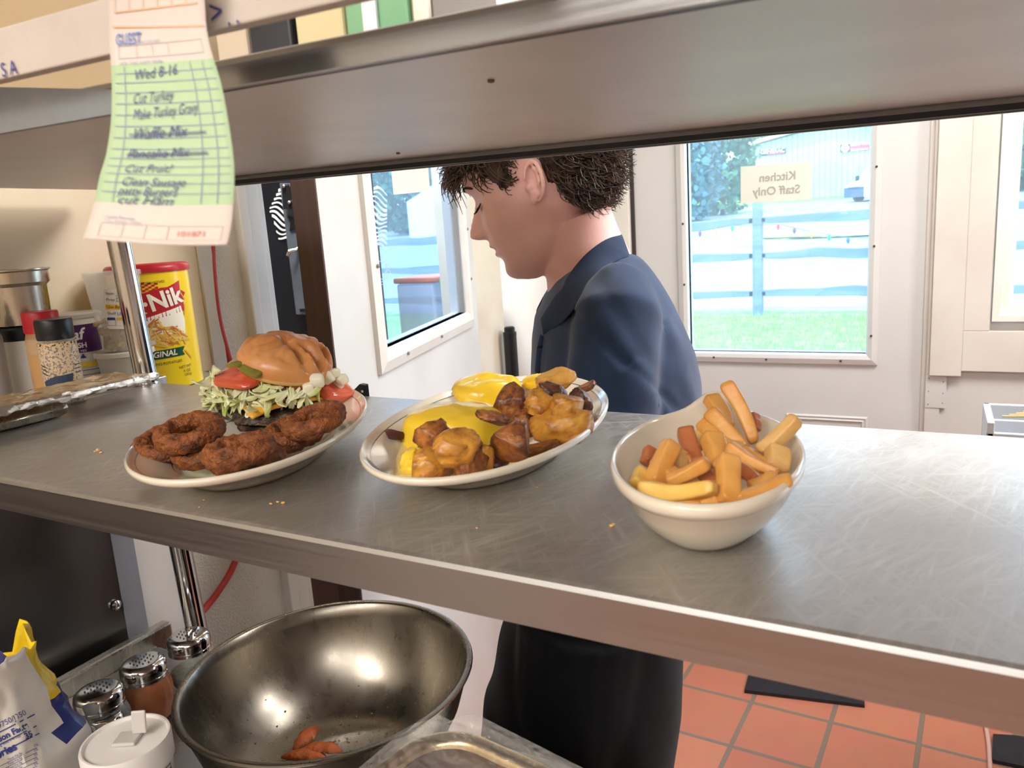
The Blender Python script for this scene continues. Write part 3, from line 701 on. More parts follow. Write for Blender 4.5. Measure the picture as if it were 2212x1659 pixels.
for px, py, s in ((685, 822, 1.0), (708, 815, 1.1), (738, 820, .9), (722, 806, .8), (668, 838, .9), (655, 826, .7), (640, 832, .7), (730, 832, .8), (700, 835, .8), (620, 836, .6)):
    b = MB(); M = Matrix.Rotation(rng.uniform(0, 3), 3, 'Z') @ Matrix.Rotation(rng.uniform(-.5, .5), 3, 'X')
    lump(b, bp(px, py, rng.uniform(-.04, -.02) if px < 700 else rng.uniform(-.015, .0)), .0072 * s, .0064 * s, .006 * s, M=M, amp=.12, seed=px, nu=14, nv=8, pw=.5); b.build('onion_piece', M_onion, burger)
# top bun: flattened dome with creases, tilted down to the right
def top_bun():
    c = bp(616, 780, -.004); M = (Quaternion(UV, radians(15)) @ Quaternion(UR, radians(9))).to_matrix(); R = []; nu, nv = 72, 40
    prof = []
    for j in range(nv + 1):
        t = j / nv
        if t < .62:
            a = t / .62 * pi / 2; r, z = .0485 * sin(a) ** .8, .0265 * cos(a)
        else:
            a = (t - .62) / .38; r = .0485 * sqrt(max(0, 1 - (a * .98) ** 4)); z = -.013 * a ** .8
        prof.append((max(r, .0006), z))
    for r, z in prof:
        ring = []
        for i in range(nu):
            a = 2 * pi * i / nu; x, y = r * cos(a), r * sin(a); k = 1 + .035 * noise.noise(Vector((cos(a) * 1.3, sin(a) * 1.3, 5)))
            h = 0
            if z > -.008:
                for cx_, cy_, ang, ln, dp, wd in ((.012, -.016, -.75, .024, .0085, .0048), (.030, -.012, -.5, .020, .0095, .0050), (-.022, -.020, .5, .018, .0050, .0040), (-.010, -.026, .9, .014, .0045, .0035), (.036, .008, -1.0, .016, .006, .0045), (-.034, -.006, 1.3, .012, .003, .004), (.022, -.034, .1, .02, .004, .005)):
                    dx, dy = x - cx_, y - cy_; u = dx * cos(ang) + dy * sin(ang); v = -dx * sin(ang) + dy * cos(ang)
                    h -= (1.35 if cx_ > 0 and cy_ > -.02 else .7) * dp * exp(-(v / wd) ** 2) * exp(-(u / ln) ** 4) ; h += dp * .35 * exp(-((v - wd * 1.9) / wd) ** 2) * exp(-(u / ln) ** 4)
                h += .0030 * noise.noise(Vector((x * 48, y * 48, 1))) - .0022 * max(0, 1 - 9 * abs(noise.noise(Vector((x * 60, y * 60, 8))))) + .0010 * noise.noise(Vector((x * 150, y * 150, 1)))
                h *= min(1, max(0, (z + .008) / .02))
            ring.append(c + _bm(M, x * k, y * k, z + h))
        R.append(ring)
    b = MB(); b.rings(R); o = b.build('top_bun', [M_bun, M_bunb], burger, angle=80)
    for p in o.data.polygons:
        cz = p.center - c
        if Vector(_bm(M, 0, 0, 1)).normalized().dot(cz) < -.004: p.material_index = 1
def _bm(M, x, y, z): return M @ (UR * x + UV * y + UP * z)
top_bun()
pk = MB(); lump(pk, P(701, 862, 1, 0.60), .012, .012, .003, M=(Quaternion(UR, radians(38))).to_matrix(), amp=.05, seed=4, nu=24, nv=8, pw=.5)
tag(center_origin(pk.build('pickle_chip', M_pick)), 'loose pickle chip on the burger platter behind the right onion rings', 'pickle')
lf = MB(); ribbon(lf, P(772, 862, 2, ZS + HP - .004), UR, .008, .006, 1.0, 4); tag(center_origin(lf.build('lettuce_scrap', M_lett, recalc=False, mod={'solidify': .0008})), 'tiny lettuce scrap on the far rim of the burger platter', 'lettuce')

# ---- onion rings
M_ring = pm('onion_ring_crust', (108, 56, 26), (74, 37, 20), scale=60, rough=.5, bump=1.0, bscale=260, c3=(152, 88, 42), lo=.3, hi=.7)
def onion_ring(c, R_, r_, ell, az, tr, tv, seed, label, hole=1.0):
    M = (Quaternion(UV, radians(tr)) @ Quaternion(UR, radians(tv)) @ Quaternion(UP, radians(az))).to_matrix(); nu, nv = 72, 24; rings = []
    off = Vector((seed * 5.1, seed * 2.3, 0))
    for i in range(nu):
        a = 2 * pi * i / nu; ring = []; cR = R_ * (1 + .06 * noise.noise(Vector((cos(a), sin(a), seed)) * 1.4))
        for j in range(nv):
            t = 2 * pi * j / nv; d = Vector((cos(a) * (2 + cos(t)), sin(a) * (2 + cos(t)), sin(t)))
            k = 1 + .22 * noise.noise(d * 1.6 + off) + .11 * noise.noise(d * 5 + off) + .05 * noise.noise(d * 12 + off)
            rr = r_ * k; x = (cR + rr * cos(t)) * cos(a) * ell; y = (cR + rr * cos(t)) * sin(a); z = rr * 1.12 * sin(t)
            ring.append(c + M @ (UR * x + UV * y + UP * z))
        rings.append(ring)
    b = MB(); rings.append(rings[0]); b.rings(rings, 0, False, False)
    o = b.build('onion_ring', M_ring, angle=80); center_origin(o)
    return tag(o, label, 'onion ring', 'fried onion rings on the burger platter')
zb = ZS + .012
def pr(px, py, z): return P(px, py, 2, ZS + z)
onion_ring(pr(361, 958, .027), .0225, .0082, 1.0, 20, -6, 14, 1, 'onion ring at the left tip of the burger platter, half under another ring')
onion_ring(pr(410, 934, .040), .0200, .0076, 1.06, 0, -4, 14, 2, 'large onion ring lying on top at the left end of the platter')
onion_ring(pr(440, 978, .021), .0190, .0070, 1.0, 50, 0, 4, 3, 'dark onion ring at the bottom between the left and middle rings')
onion_ring(pr(534, 990, .025), .0210, .0070, 1.12, 0, 4, 3, 4, 'lowest onion ring of the middle pair beside the near rim')
onion_ring(pr(515, 974, .037), .0165, .0078, 1.15, 0, -5, 4, 5, 'onion ring on top of the middle pair in front of the patties')
onion_ring(pr(634, 935, .026), .0195, .0082, 1.0, 30, -8, 10, 6, 'lower onion ring of the right pair beside the patties')
onion_ring(pr(679, 908, .040), .0188, .0072, 1.1, 0, -14, 10, 7, 'uppermost onion ring of the right pair, tilted towards the burger')

# ---- eggs under yellow sauce
M_holl = pm('hollandaise', (252, 216, 62), (248, 206, 48), scale=7, rough=.25, coat=.5, sss=.12, bump=.05, bscale=60)
M_bacon = pm('bacon', (96, 40, 34), (60, 26, 24), scale=40, rough=.35)
def egg(px, py, z, rx, ry, h, seed, label, drips=()):
    c = pr(px, py, z); t = thing('sauced_egg', label, 'egg', (c.x, c.y, ZS + .008), 'sauced eggs')
    b = MB(); nu, nv = 64, 30; R = []
    for j in range(nv + 1):
        f = j / nv; ring = []
        for i in range(nu):
            a = 2 * pi * i / nu
            rr = sin(min(f * 1.06, 1) * pi / 2) ** .62; zz = h * (1 - f ** 3.2)
            k = 1 + .13 * noise.noise(Vector((cos(a) * 1.2, sin(a) * 1.2, seed))) * f + .10 * noise.noise(Vector((cos(a) * 3, sin(a) * 3, seed + 4))) * f ** 3
            zz += h * .16 * noise.noise(Vector((cos(a) * rr * 1.5, sin(a) * rr * 1.5, seed + 9))) * (1 - f)
            zz += h * .025 * noise.noise(Vector((cos(a) * rr * 4, sin(a) * rr * 5, seed + 2)))
            zz += h * .16 * exp(-((rr * cos(a) + .1) ** 2 + (rr * sin(a)) ** 2) * 5)
            ring.append(c + UR * (max(rr, .01) * rx * k * cos(a)) + UV * (max(rr, .01) * ry * k * sin(a)) + UP * zz)
        R.append(ring)
    b.rings(R); b.build('hollandaise_sauce', M_holl, t, angle=80)
    m = MB(); m.lathe([(.024, -.008), (.029, -.005), (.029, .004), (.024, .008)], 32, c=c + UP * .004); m.build('muffin', M_bunb, t)
egg(1052, 872, .012, .037, .036, .027, 2, 'egg under smooth yellow sauce at the far side of the platter')
egg(985, 955, .012, .047, .038, .030, 5, 'egg under yellow sauce at the near left of the platter, potatoes against it')
b = MB(); lump(b, pr(1165, 826, .028), .020, .014, .009, amp=.2, seed=3); tag(center_origin(b.build('sauce_fold', M_holl)), 'fold of yellow sauce behind the potatoes at the far rim', 'sauce')
b = MB(); lump(b, P(900, 1003, 2, ZS + .021), .012, .014, .013, amp=.25, seed=6); lump(b, P(897, 1012, 2, ZS + .02), .010, .009, .007, amp=.2, seed=7); tag(center_origin(b.build('sauce_drip', M_holl)), 'yellow sauce drip running down beside the leftmost potato', 'sauce')
b = MB(); b.tube([pr(836, 931, .026), pr(846, 938, .026), pr(866, 942, .026)], [.002, .0045, .004], 8); tag(center_origin(b.build('bacon_tip', M_bacon)), 'dark bacon tip poking out on the left of the near egg', 'bacon')

# ---- fried potatoes
M_pot = [crust('potato_gold', (224, 166, 64), (206, 138, 44), (134, 70, 28), .6, 70, .38, .3, .60),
         crust('potato_brown', (196, 128, 58), (166, 94, 40), (96, 50, 26), .7, 80, .42, .25, .50, .5),
         crust('potato_dark', (120, 72, 44), (84, 48, 32), (52, 28, 22), .5, 90, .4, .3, .5, .6),
         crust('potato_pale', (234, 184, 90), (216, 156, 62), (150, 84, 34), .6, 60, .38, .25, .64)]
def potato(px, py, z, w, h, d, rot, seed, mat, label, tilt=0.0, pw=.72):
    c = pr(px, py, z) if z < .2 else None
    M = frame_M(UR * cos(radians(rot)) + UP * sin(radians(rot)), UP * cos(radians(rot)) - UR * sin(radians(rot)))
    M = Quaternion(UP, radians(tilt)).to_matrix() @ M
    b = MB(); k = .43 * .80 / FPX * 1.02
    rc = random.Random(seed + 50); cuts = [(Vector((rc.uniform(-1, 1), rc.uniform(-1, 1), rc.uniform(-1, 1))).normalized(), rc.uniform(.55, .88)) for _ in range(7)]
    lump(b, c, w * k * 1.16, d * 1.1, h * k * 1.16, M=M, amp=.22, freq=2.2, seed=seed, nu=40, nv=26, pw=pw, cuts=cuts)
    o = b.build('fried_potato', [M_pot[0], M_pot[1], M_pot[2], M_pot[3]], angle=50); center_origin(o)
    rng = random.Random(seed)
    dv = [Vector((rng.uniform(-1, 1), rng.uniform(-1, 1), rng.uniform(-1, 1))).normalized() for _ in range(2)]
    for p in o.data.polygons: p.material_index = mat
    return tag(o, label, 'potato', 'fried potato pieces beside the eggs')
# (w and h in photo pixels)
potato(1106, 876, .040, 62, 96, .012, 14, 1, 1, 'tall browned potato wedge standing against the far egg')
potato(1132, 868, .032, 34, 58, .010, 0, 2, 0, 'small golden potato between the tall wedge and the heap')
potato(1178, 876, .046, 66, 58, .014, 8, 3, 0, 'golden potato chunk in the middle of the far heap')
potato(1226, 880, .046, 60, 56, .013, -12, 4, 0, 'golden potato cube right of the middle of the far heap')
potato(1209, 915, .034, 104, 62, .015, -4, 5, 0, 'largest golden potato, crescent shaped, at the front of the far heap')
potato(1136, 922, .030, 52, 56, .012, 10, 6, 1, 'browned potato chunk touching the left of the crescent potato')
potato(1200, 822, .050, 78, 44, .013, 22, 7, 3, 'pale golden potato slab on top at the back')
potato(1192, 845, .056, 54, 26, .010, -12, 8, 2, 'dark fried scrap on top of the far heap')
potato(1254, 862, .034, 44, 54, .012, 0, 9, 2, 'dark browned potato at the right of the far heap')
potato(1262, 838, .034, 50, 18, .007, 24, 10, 1, 'thin orange potato strip at the right rim')
potato(1262, 884, .024, 26, 22, .008, 0, 11, 1, 'small browned potato at the right below the dark piece')
potato(936, 1000, .026, 76, 56, .014, -4, 12, 0, 'leftmost golden potato in the near row')
potato(984, 962, .042, 66, 62, .014, -24, 13, 0, 'golden potato leaning on the near egg')
potato(930, 942, .040, 60, 44, .010, 20, 14, 1, 'curled browned potato skin on the near egg at the left')
potato(1012, 995, .030, 58, 60, .013, 15, 15, 1, 'browned potato in the middle of the near row')
potato(1046, 985, .030, 44, 46, .011, 0, 16, 0, 'small golden potato in the near row left of the pale brown chunk')
potato(1104, 957, .036, 62, 68, .014, -10, 17, 1, 'pale brown potato chunk between the near row and the crescent')
potato(1163, 967, .022, 74, 20, .009, 14, 18, 1, 'flat potato slice lying along the near rim')
potato(1062, 903, .044, 56, 22, .010, -20, 19, 1, 'shredded brown potato strip on the near egg')
potato(1080, 1000, .020, 40, 18, .009, 8, 20, 2, 'dark potato sliver on the rim right of the near row')
potato(1078, 972, .026, 36, 30, .010, 0, 21, 2, 'dark potato piece behind the near row')
potato(1248, 905, .026, 34, 26, .008, 0, 22, 1, 'small browned piece hidden at the right end of the crescent')

# ---- fries
M_fry = [crust('fry_gold', (236, 178, 94), (224, 156, 70), (178, 98, 40), .45, 60, .42, .12, .68, .25),
         crust('fry_pale', (240, 200, 132), (230, 180, 104), (198, 126, 60), .4, 60, .42, .12, .68, .25),
         crust('fry_red', (204, 128, 78), (184, 98, 54), (140, 62, 34), .5, 60, .38, .2, .6, .3),
         crust('fry_yellow', (246, 206, 110), (238, 190, 88), (206, 138, 60), .4, 60, .42, .12, .72, .2)]
def fry(a, b_, ya, yb, w, mat, label, seed, w2=None):
    A = P(1280 + a[0] / 3.687, 780 + a[1] / 3.687, 1, ya); B = P(1280 + b_[0] / 3.687, 780 + b_[1] / 3.687, 1, yb)
    D = (B - A); dist = ((A + B) / 2 - CAM).dot(FH); s = w / 3.687 / FPX * dist * .57
    ax = D.normalized(); side = ax.cross(FH)
    if side.length < .1: side = UR.copy()
    side.normalize(); nrm = side.cross(ax).normalized(); rng = random.Random(seed); spin = rng.uniform(-.4, .4)
    R = []; n = 16; bend = rng.uniform(-.06, .06) * D.length
    for k in range(n + 1):
        t = k / n; c = A + D * t + side * bend * sin(pi * t); ring = []
        e = min(1, min(t, 1 - t) * n / 1.0 * .4 + .62); tw = spin + .25 * t
        for i in range(16):
            q = 2 * pi * (i + .5) / 16; cx, sy = cos(q), sin(q)
            x = math.copysign(abs(cx) ** .36, cx); y = math.copysign(abs(sy) ** .36, sy)
            kx = s * (1 + .14 * noise.noise(Vector((t * 3, seed, x)))) * (1 - .28 * t * (seed % 2)) * e; ky = s * .92 * (1 + .14 * noise.noise(Vector((t * 3, seed + 7, y)))) * e
            ring.append(c + side * (x * kx * cos(tw) - y * ky * sin(tw)) + nrm * (x * kx * sin(tw) + y * ky * cos(tw)))
        R.append(ring)
    b = MB(); b.rings(R); o = b.build('french_fry', M_fry[mat], angle=50, mod={'subsurf': 1}); center_origin(o)
    return tag(o, label, 'french fry', 'french fries in the ivory bowl')
FR = [((1060, 165), (1290, 660), .535, .520, 118, 0, 'longest fry, sticking up highest at the back of the bowl'),
      ((930, 275), (1070, 560), .560, .545, 118, 0, 'pale fry leaning behind the longest fry'),
      ((925, 390), (1235, 730), .520, .505, 125, 0, 'long fry with a rough brown end in front of the tallest one'),
      ((880, 480), (1030, 660), .520, .505, 118, 0, 'short fry left of the rough-ended long fry'),
      ((945, 585), (1000, 860), .480, .460, 165, 0, 'thick fry standing in the middle of the heap'),
      ((1635, 445), (1330, 730), .505, .490, 112, 1, 'pale knobbly fry pointing out over the right rim'),
      ((1070, 670), (1490, 895), .462, .452, 100, 0, 'long straight fry slanting down to the right'),
      ((1470, 700), (1450, 880), .485, .470, 165, 1, 'stubby pale fry at the right side of the bowl'),
      ((735, 540), (830, 830), .490, .470, 135, 2, 'reddish shiny-ended fry left of the middle'),
      ((640, 640), (480, 990), .455, .432, 140, 0, 'fry standing at the left, leaning right'),
      ((470, 700), (430, 820), .475, .465, 110, 2, 'dark reddish fry end at the far left of the bowl'),
      ((705, 720), (690, 880), .470, .455, 95, 1, 'pale fry half hidden behind the left fries'),
      ((930, 800), (590, 960), .425, .420, 112, 0, 'fry lying across the left of the heap'),
      ((390, 870), (345, 985), .440, .425, 100, 3, 'pale yellow fry end against the left wall of the bowl'),
      ((375, 1020), (985, 1005), .402, .392, 150, 3, 'broad yellow fry lying along the near rim'),
      ((1085, 750), (1080, 1150), .420, .395, 160, 0, 'fry standing at the front centre'),
      ((1170, 860), (1310, 960), .440, .430, 120, 2, 'reddish fry under the slanting fry'),
      ((1575, 930), (1130, 1120), .425, .398, 112, 0, 'pointed fry along the right near rim'),
      ((840, 1160), (1010, 1090), .396, .396, 90, 0, 'small fry tip beneath the broad yellow fry'),
      ((1285, 420), (1295, 560), .540, .530, 75, 2, 'small orange fry tip at the back right'),
      ((560, 1120), (880, 1140), .398, .394, 90, 0, 'fry lying lowest at the near rim'),
      ((1480, 1000), (1560, 960), .435, .440, 90, 3, 'small fry tip at the right wall of the bowl'),
      ((850, 560), (860, 700), .515, .500, 80, 1, 'pale fry tip between the reddish fry and the middle'),
      ((960, 880), (1130, 760), .455, .465, 130, 0, 'fry buried in the middle of the heap'),
      ((1250, 800), (1480, 980), .470, .452, 120, 0, 'fry buried on the right under the slanting fry'),
      ((560, 900), (800, 780), .460, .470, 120, 0, 'fry buried on the left of the heap'),
      ((700, 1000), (1000, 900), .430, .440, 140, 0, 'fry buried low between the crossing fries'),
      ((500, 820), (760, 980), .455, .430, 140, 0, 'fry buried low at the left centre'),
      ((820, 820), (1000, 1010), .450, .425, 150, 2, 'reddish fry buried low at the centre'),
      ((1200, 740), (1400, 860), .490, .475, 140, 0, 'fry buried low at the right centre'),
      ((900, 640), (1200, 720), .505, .495, 150, 1, 'pale fry buried low under the long back fries'),
      ((1250, 1030), (1480, 930), .425, .435, 130, 0, 'fry buried low at the right rim')]
for k, (a, b_, ya, yb, w, mt, lb) in enumerate(FR): fry(a, b_, ya, yb, w, mt, lb, k + 1)
# crumbs dropped on the steel
b = MB(); rng = random.Random(4)
for px, py, s in [(212, 972, 1.6), (218, 977, 1.1), (205, 975, .8), (585, 1088, .8), (600, 1084, .8), (612, 1086, 1.0), (440, 1080, .6), (430, 1095, .5), (1320, 1135, .9), (1325, 1132, .7), (1030, 1140, .5), (1160, 1052, .6)]:
    lump(b, P(px, py, 2, ZS + .0009), .0018 * s, .0014 * s, .0009 * s, amp=.4, seed=px, nu=8, nv=5)
o = b.build('crumbs', pm('crumb', (232, 196, 140), (214, 150, 70), scale=60, rough=.7)); tag(o, 'pale food crumbs scattered on the steel shelf in front of the plates', 'crumbs', kind='stuff')
# ------------------------------------------------------------------ left ledge and what stands on it
ledge = MB().box((PANEL_X + .002, 0.2, ZS - .016), (-1.002, .742, ZS)).box((PANEL_X + .002, .742, ZS - .016), (-1.037, .792, ZS)).build('side_ledge', M_shelf, smooth=False, mod={'bevel': .002})
tag(ledge, 'narrow steel ledge along the left wall carrying jars and tubs', 'ledge')
M_redl = pm('red_plastic', (190, 34, 44), (178, 28, 38), scale=12, rough=.35)
M_clear = pm('clear_plastic', (235, 230, 220), rough=.15, alpha=.26, spec=.6)
M_cloud = pm('cloudy_plastic', (225, 218, 205), rough=.35, alpha=.62)
M_lab = pm('label_white', (240, 234, 222), rough=.5)
M_txt = pm('print_black', (36, 34, 36), rough=.5); M_txtw = pm('print_white', (250, 248, 242), rough=.5); M_txtb = pm('print_blue', (52, 66, 140), rough=.5); M_txtr = pm('print_red', (196, 40, 48), rough=.5)
def cyl(c, r, z0, ang0, taper=0.0):
    """maps label x,y (metres) onto an upright cylinder facing angle ang0"""
    def f(x, y):
        rr = r + taper * y; a = ang0 + x / r
        return Vector((c[0] + rr * cos(a), c[1] + rr * sin(a), z0 + y))
    return f
def face_cam(c): return math.atan2(-c[1], -c[0])
# yellow can
cc = (-1.128, .856); CR = .061; CH = .196; z0 = ZS - .030
can = thing('snack_can', 'tall yellow canister of shoestring potatoes with a red plastic lid', 'canister', (cc[0], cc[1], z0))
MB().box((PANEL_X + .003, .7925, z0 - .012), (-1.065, .96, z0 - .0005)).build('ledge_step', M_shelf, ledge, smooth=False)
M_yel = pm('can_yellow', (250, 218, 28), (246, 210, 20), scale=3, rough=.32, coat=.3)
MB().lathe([(.9 * CR, 0), (CR, .001), (CR, CH)], 64, c=(cc[0], cc[1], z0)).build('can_body', M_yel, can, angle=60)
MB().lathe([(CR + .0002, CH - .010), (CR + .0030, CH - .010), (CR + .0035, CH - .004), (CR + .0022, CH), (CR - .002, CH + .003), (CR - .006, CH + .001), (.001, CH + .001)], 64, c=(cc[0], cc[1], z0)).build('can_lid', M_redl, can)
a0 = face_cam(cc) - .02
z1 = z0 + .018; f1 = cyl(cc, CR + .0006, z1, a0); f2 = cyl(cc, CR + .0010, z1, a0); f3 = cyl(cc, CR + .0014, z1, a0)
def rot2(ang, ox, oy, f):
    ca, sa = cos(ang), sin(ang)
    return lambda x, y: f(ox + x * ca - y * sa, oy + x * sa + y * ca)
def fill_poly(mb, pts, f, mi, nx=14):
    """polygon cut in upright strips so that it follows a curved label"""
    bm = bmesh.new(); vs = [bm.verts.new((x, y, 0)) for x, y in pts]; bm.faces.new(vs)
    xs = [p[0] for p in pts]
    for k in range(1, nx):
        x = min(xs) + (max(xs) - min(xs)) * k / nx
        bmesh.ops.bisect_plane(bm, geom=bm.verts[:] + bm.edges[:] + bm.faces[:], plane_co=(x, 0, 0), plane_no=(1, 0, 0))
    bm.verts.index_update(); mb.add([f(v.co.x, v.co.y) for v in bm.verts], [tuple(v.index for v in fc.verts) for fc in bm.faces], mi); bm.free()
b = MB()   # materials: 0 white, 1 red, 2 green, 3 black
g = rot2(.20, .002, .118, f1)
fill_poly(b, [(-.058, -.020), (.046, -.024), (.052, -.004), (.060, .002), (.050, .010), (.054, .024), (.030, .020), (.020, .022), (-.058, .020)], g, 1, 20)
fill_poly(b, [(-.046, -.045), (-.02, -.022), (.02, -.012), (.046, -.006), (.050, -.03), (.046, -.06), (-.046, -.066)], rot2(0, 0, .118, f1), 0, 20)
put_text(b, 'Pik·Nik', .037, rot2(.20, -.004, .119, f3), 0, bold=.0012)
for (i, j) in [(i, j) for i in range(9) for j in range(5) if (i + j) % 2 == 0]:
    x, y = -.030 + i * .0048, .139 + j * .003 - abs(i - 4) * .0006
    fill_poly(b, [(x, y), (x + .0048, y + .0002), (x + .0048, y + .0032), (x, y + .003)], f1, 1, 1)
fill_poly(b, [(-.046, .030), (.040, .033), (.037, .040), (.042, .047), (-.046, .044)], f1, 2, 20)
put_text(b, 'ORIGINAL', .0125, rot2(.035, -.002, .0385, f3), 0, shear=.2, bold=.0003)
put_text(b, 'NO PRESERVATIVES', .0056, rot2(.04, .0, .152, f2), 3)
put_text(b, 'SHOESTRING POTATOES', .0060, rot2(.04, .0, .0235, f2), 3)
put_text(b, 'NET WT', .0060, rot2(.04, .038, .014, f2), 3); put_text(b, '9 OZ', .0060, rot2(.04, .040, .007, f2), 3); put_text(b, '(255g)', .0056, rot2(.04, .041, .001, f2), 3)
b.build('can_label', [pm('can_white', (252, 246, 226), rough=.35), pm('can_red', (190, 32, 40), rough=.35), pm('can_green', (28, 84, 54), rough=.35), M_txt], can, smooth=False, recalc=False)
b = MB(); rng = random.Random(12)
for k in range(120):   # the printed heap of shoestring potatoes
    t = rng.random(); x = rng.uniform(-.046, .045); y = .052 + rng.random() * max(.004, (.046 - .020 * abs(x / .046) ** 1.5 * 1.2) - .006)
    an = rng.uniform(-.9, .9) + (.6 if x < 0 else -.5); L_ = rng.uniform(.010, .022); w_ = .0021
    h = cyl(cc, CR + .0011 + k * .000004, z1, a0)
    gq = rot2(an, x, y, h); fill_poly(b, [(-L_ / 2, -w_ / 2), (L_ / 2, -w_ / 2), (L_ / 2, w_ / 2), (-L_ / 2, w_ / 2)], gq, rng.choice((0, 0, 1, 2, 3)), 2)
for x, y, an in ((.052, .128, -1.0), (.053, .105, 1.35), (.047, .033, -.95)):
    gq = rot2(an, x, y, f2); fill_poly(b, [(-.009, -.0013), (.009, -.0013), (.009, .0013), (-.009, .0013)], gq, 1, 2)
b.build('printed_picture', [pm('potato_print_a', (238, 192, 76), rough=.4), pm('potato_print_b', (226, 168, 52), rough=.4), pm('potato_print_c', (206, 120, 50), rough=.4), pm('potato_print_d', (248, 214, 112), rough=.4)], can, smooth=False, recalc=False)

# tall deli container of nuts standing on a low tub
dc = (-1.078, .757); DS = .84
tub = thing('deli_tub', 'low round clear plastic tub with a lid under the tall nut container', 'tub', (dc[0], dc[1], ZS))
MB().lathe([(.040 * DS, .0), (.041 * DS, .001), (.047 * DS, .040)], 40, c=(dc[0], dc[1], ZS)).build('tub_body', M_cloud, tub)
MB().lathe([(r_ * DS, h_) for r_, h_ in [(.047, .038), (.0505, .0385), (.0505, .044), (.048, .046), (.045, .0445), (.001, .0445)]], 40, c=(dc[0], dc[1], ZS)).build('tub_lid', pm('lid_plastic', (236, 228, 212), rough=.3, alpha=.85), tub)
zt0 = ZS + .0465
deli = thing('deli_container', 'tall clear plastic container half a hand deep in cashews with a dated label', 'container', (dc[0], dc[1], zt0))
MB().lathe([(r_ * DS, h_ * .92) for r_, h_ in [(.031, .001), (.0325, .0), (.034, .002), (.0455, .118), (.0478, .120), (.0478, .127), (.0462, .1275), (.0450, .120), (.0330, .003), (.001, .003)]], 48, c=(dc[0], dc[1], zt0), cap0=True, cap1=False).build('container_body', M_clear, deli)
b = MB(); rng = random.Random(5)
for k in range(58):
    a = rng.uniform(0, 2 * pi); zz = rng.uniform(.006, .044); r = (.031 + zz * .09) * sqrt(rng.random()) * .84 * DS
    c = Vector((dc[0] + r * cos(a), dc[1] + r * sin(a), zt0 + zz)); q = Quaternion((rng.uniform(-1, 1), rng.uniform(-1, 1), rng.uniform(-1, 1)), rng.uniform(0, 3))
    b.tube([c + q @ Vector((.0085 * cos(t), .0075 * sin(t), 0)) for t in (-1.3, -.8, -.2, .4, 1.0, 1.5)], [.0014, .0034, .0042, .0040, .0030, .0012], 8)
nut = b.build('cashews', pm('cashew', (206, 180, 120), (176, 148, 92), scale=50, rough=.5), deli); nut['kind'] = 'stuff'
ad = face_cam(dc) + .12
def deli_f(off): return lambda x, y: Vector((dc[0] + ((.0342 + .0985 * (.065 + y)) * DS + off) * cos(ad + x / .036), dc[1] + ((.0342 + .0985 * (.065 + y)) * DS + off) * sin(ad + x / .036), zt0 + .065 + y))
b = MB(); lf_ = rot2(-.10, 0, 0, deli_f(.0010)); lg = rot2(-.10, 0, 0, deli_f(.0016)); lh = rot2(-.10, 0, 0, deli_f(.0021))
fill_poly(b, [(-.021, -.030), (-.019, -.032), (.021, -.032), (.021, .026), (-.021, .026)], lf_, 0, 8)
fill_poly(b, [(-.020, -.003), (.020, -.003), (.020, .004), (-.020, .004)], lg, 1, 8)
for s, x, y in (('Item', -.018, .020), ('Prep Date', -.018, .011), ('Use By', -.018, .0005), ('Shelf Life', -.018, -.009)): put_text(b, s, .0060, rot2(0, x, y, lh), 2, align='LEFT')
for y in (.017, .008, -.012): line2d(b, (-.006, y), (.019, y), .0004, lh, 2, 3)
for x, k in ((-.019, 3), (-.006, 1), (.007, 4)):
    line2d(b, (x, -.017), (x + .011, -.017), .004, lg, k, 2)
    for e in (((x, -.027), (x + .011, -.027)), ((x, -.016), (x, -.027)), ((x + .011, -.016), (x + .011, -.027))): line2d(b, *e, .0005, lh, k, 2)
put_text(b, 'A', .014, rot2(.2, .000, .018, lh), 4)
b.build('date_label', [M_lab, pm('label_yellow', (236, 186, 52), rough=.5), M_txt, M_txtb, M_txtr], deli, smooth=False, recalc=False)

# mashed potato carton (white with a purple panel)
mc = (-1.158, .738); MR = .036
car = thing('potato_mix_carton', 'white and purple carton of mashed potato mix behind the nut container', 'carton', (mc[0], mc[1], ZS))
MB().lathe([(MR * .9, 0), (MR * .92, .001), (MR, .098)], 40, c=(mc[0], mc[1], ZS)).build('carton_body', M_lab, car, angle=60)
MB().lathe([(MR, .097), (MR + .003, .0975), (MR + .003, .103), (MR - .001, .105), (.001, .104)], 40, c=(mc[0], mc[1], ZS)).build('carton_lid', pm('grey_lid', (196, 190, 178), rough=.4), car)
ac = face_cam(mc) + .10; b = MB(); h1 = cyl(mc, MR * .975 + .0008, ZS, ac); h2 = cyl(mc, MR * .975 + .0014, ZS, ac)
fill_poly(b, [(-.030, .046), (.034, .046), (.034, .088), (-.030, .088)], h1, 0, 14)
put_text(b, 'af', .023, rot2(.1, -.004, .073, h2), 1, shear=.3, bold=.0006); put_text(b, 'MASH', .0105, rot2(0, -.006, .057, h2), 1, bold=.0003); put_text(b, 'MIX', .005, rot2(0, .002, .0485, h2), 1)
fill_poly(b, [(-.02, .024), (.034, .024), (.034, .031), (-.02, .031)], h1, 2, 12); put_text(b, 'ABC', .006, rot2(0, .024, .0275, h2), 3)
fill_poly(b, [(-.004, .038), (.004, .038), (0, .045)], h2, 4, 3)
for y in (.019, .012): line2d(b, (-.02, y), (.03, y), .0008, h2, 3, 8)
b.build('carton_label', [pm('carton_purple', (78, 34, 92), rough=.4), M_txtw, pm('carton_yellow', (240, 204, 60), rough=.4), M_txt, M_txtb], car, smooth=False, recalc=False)

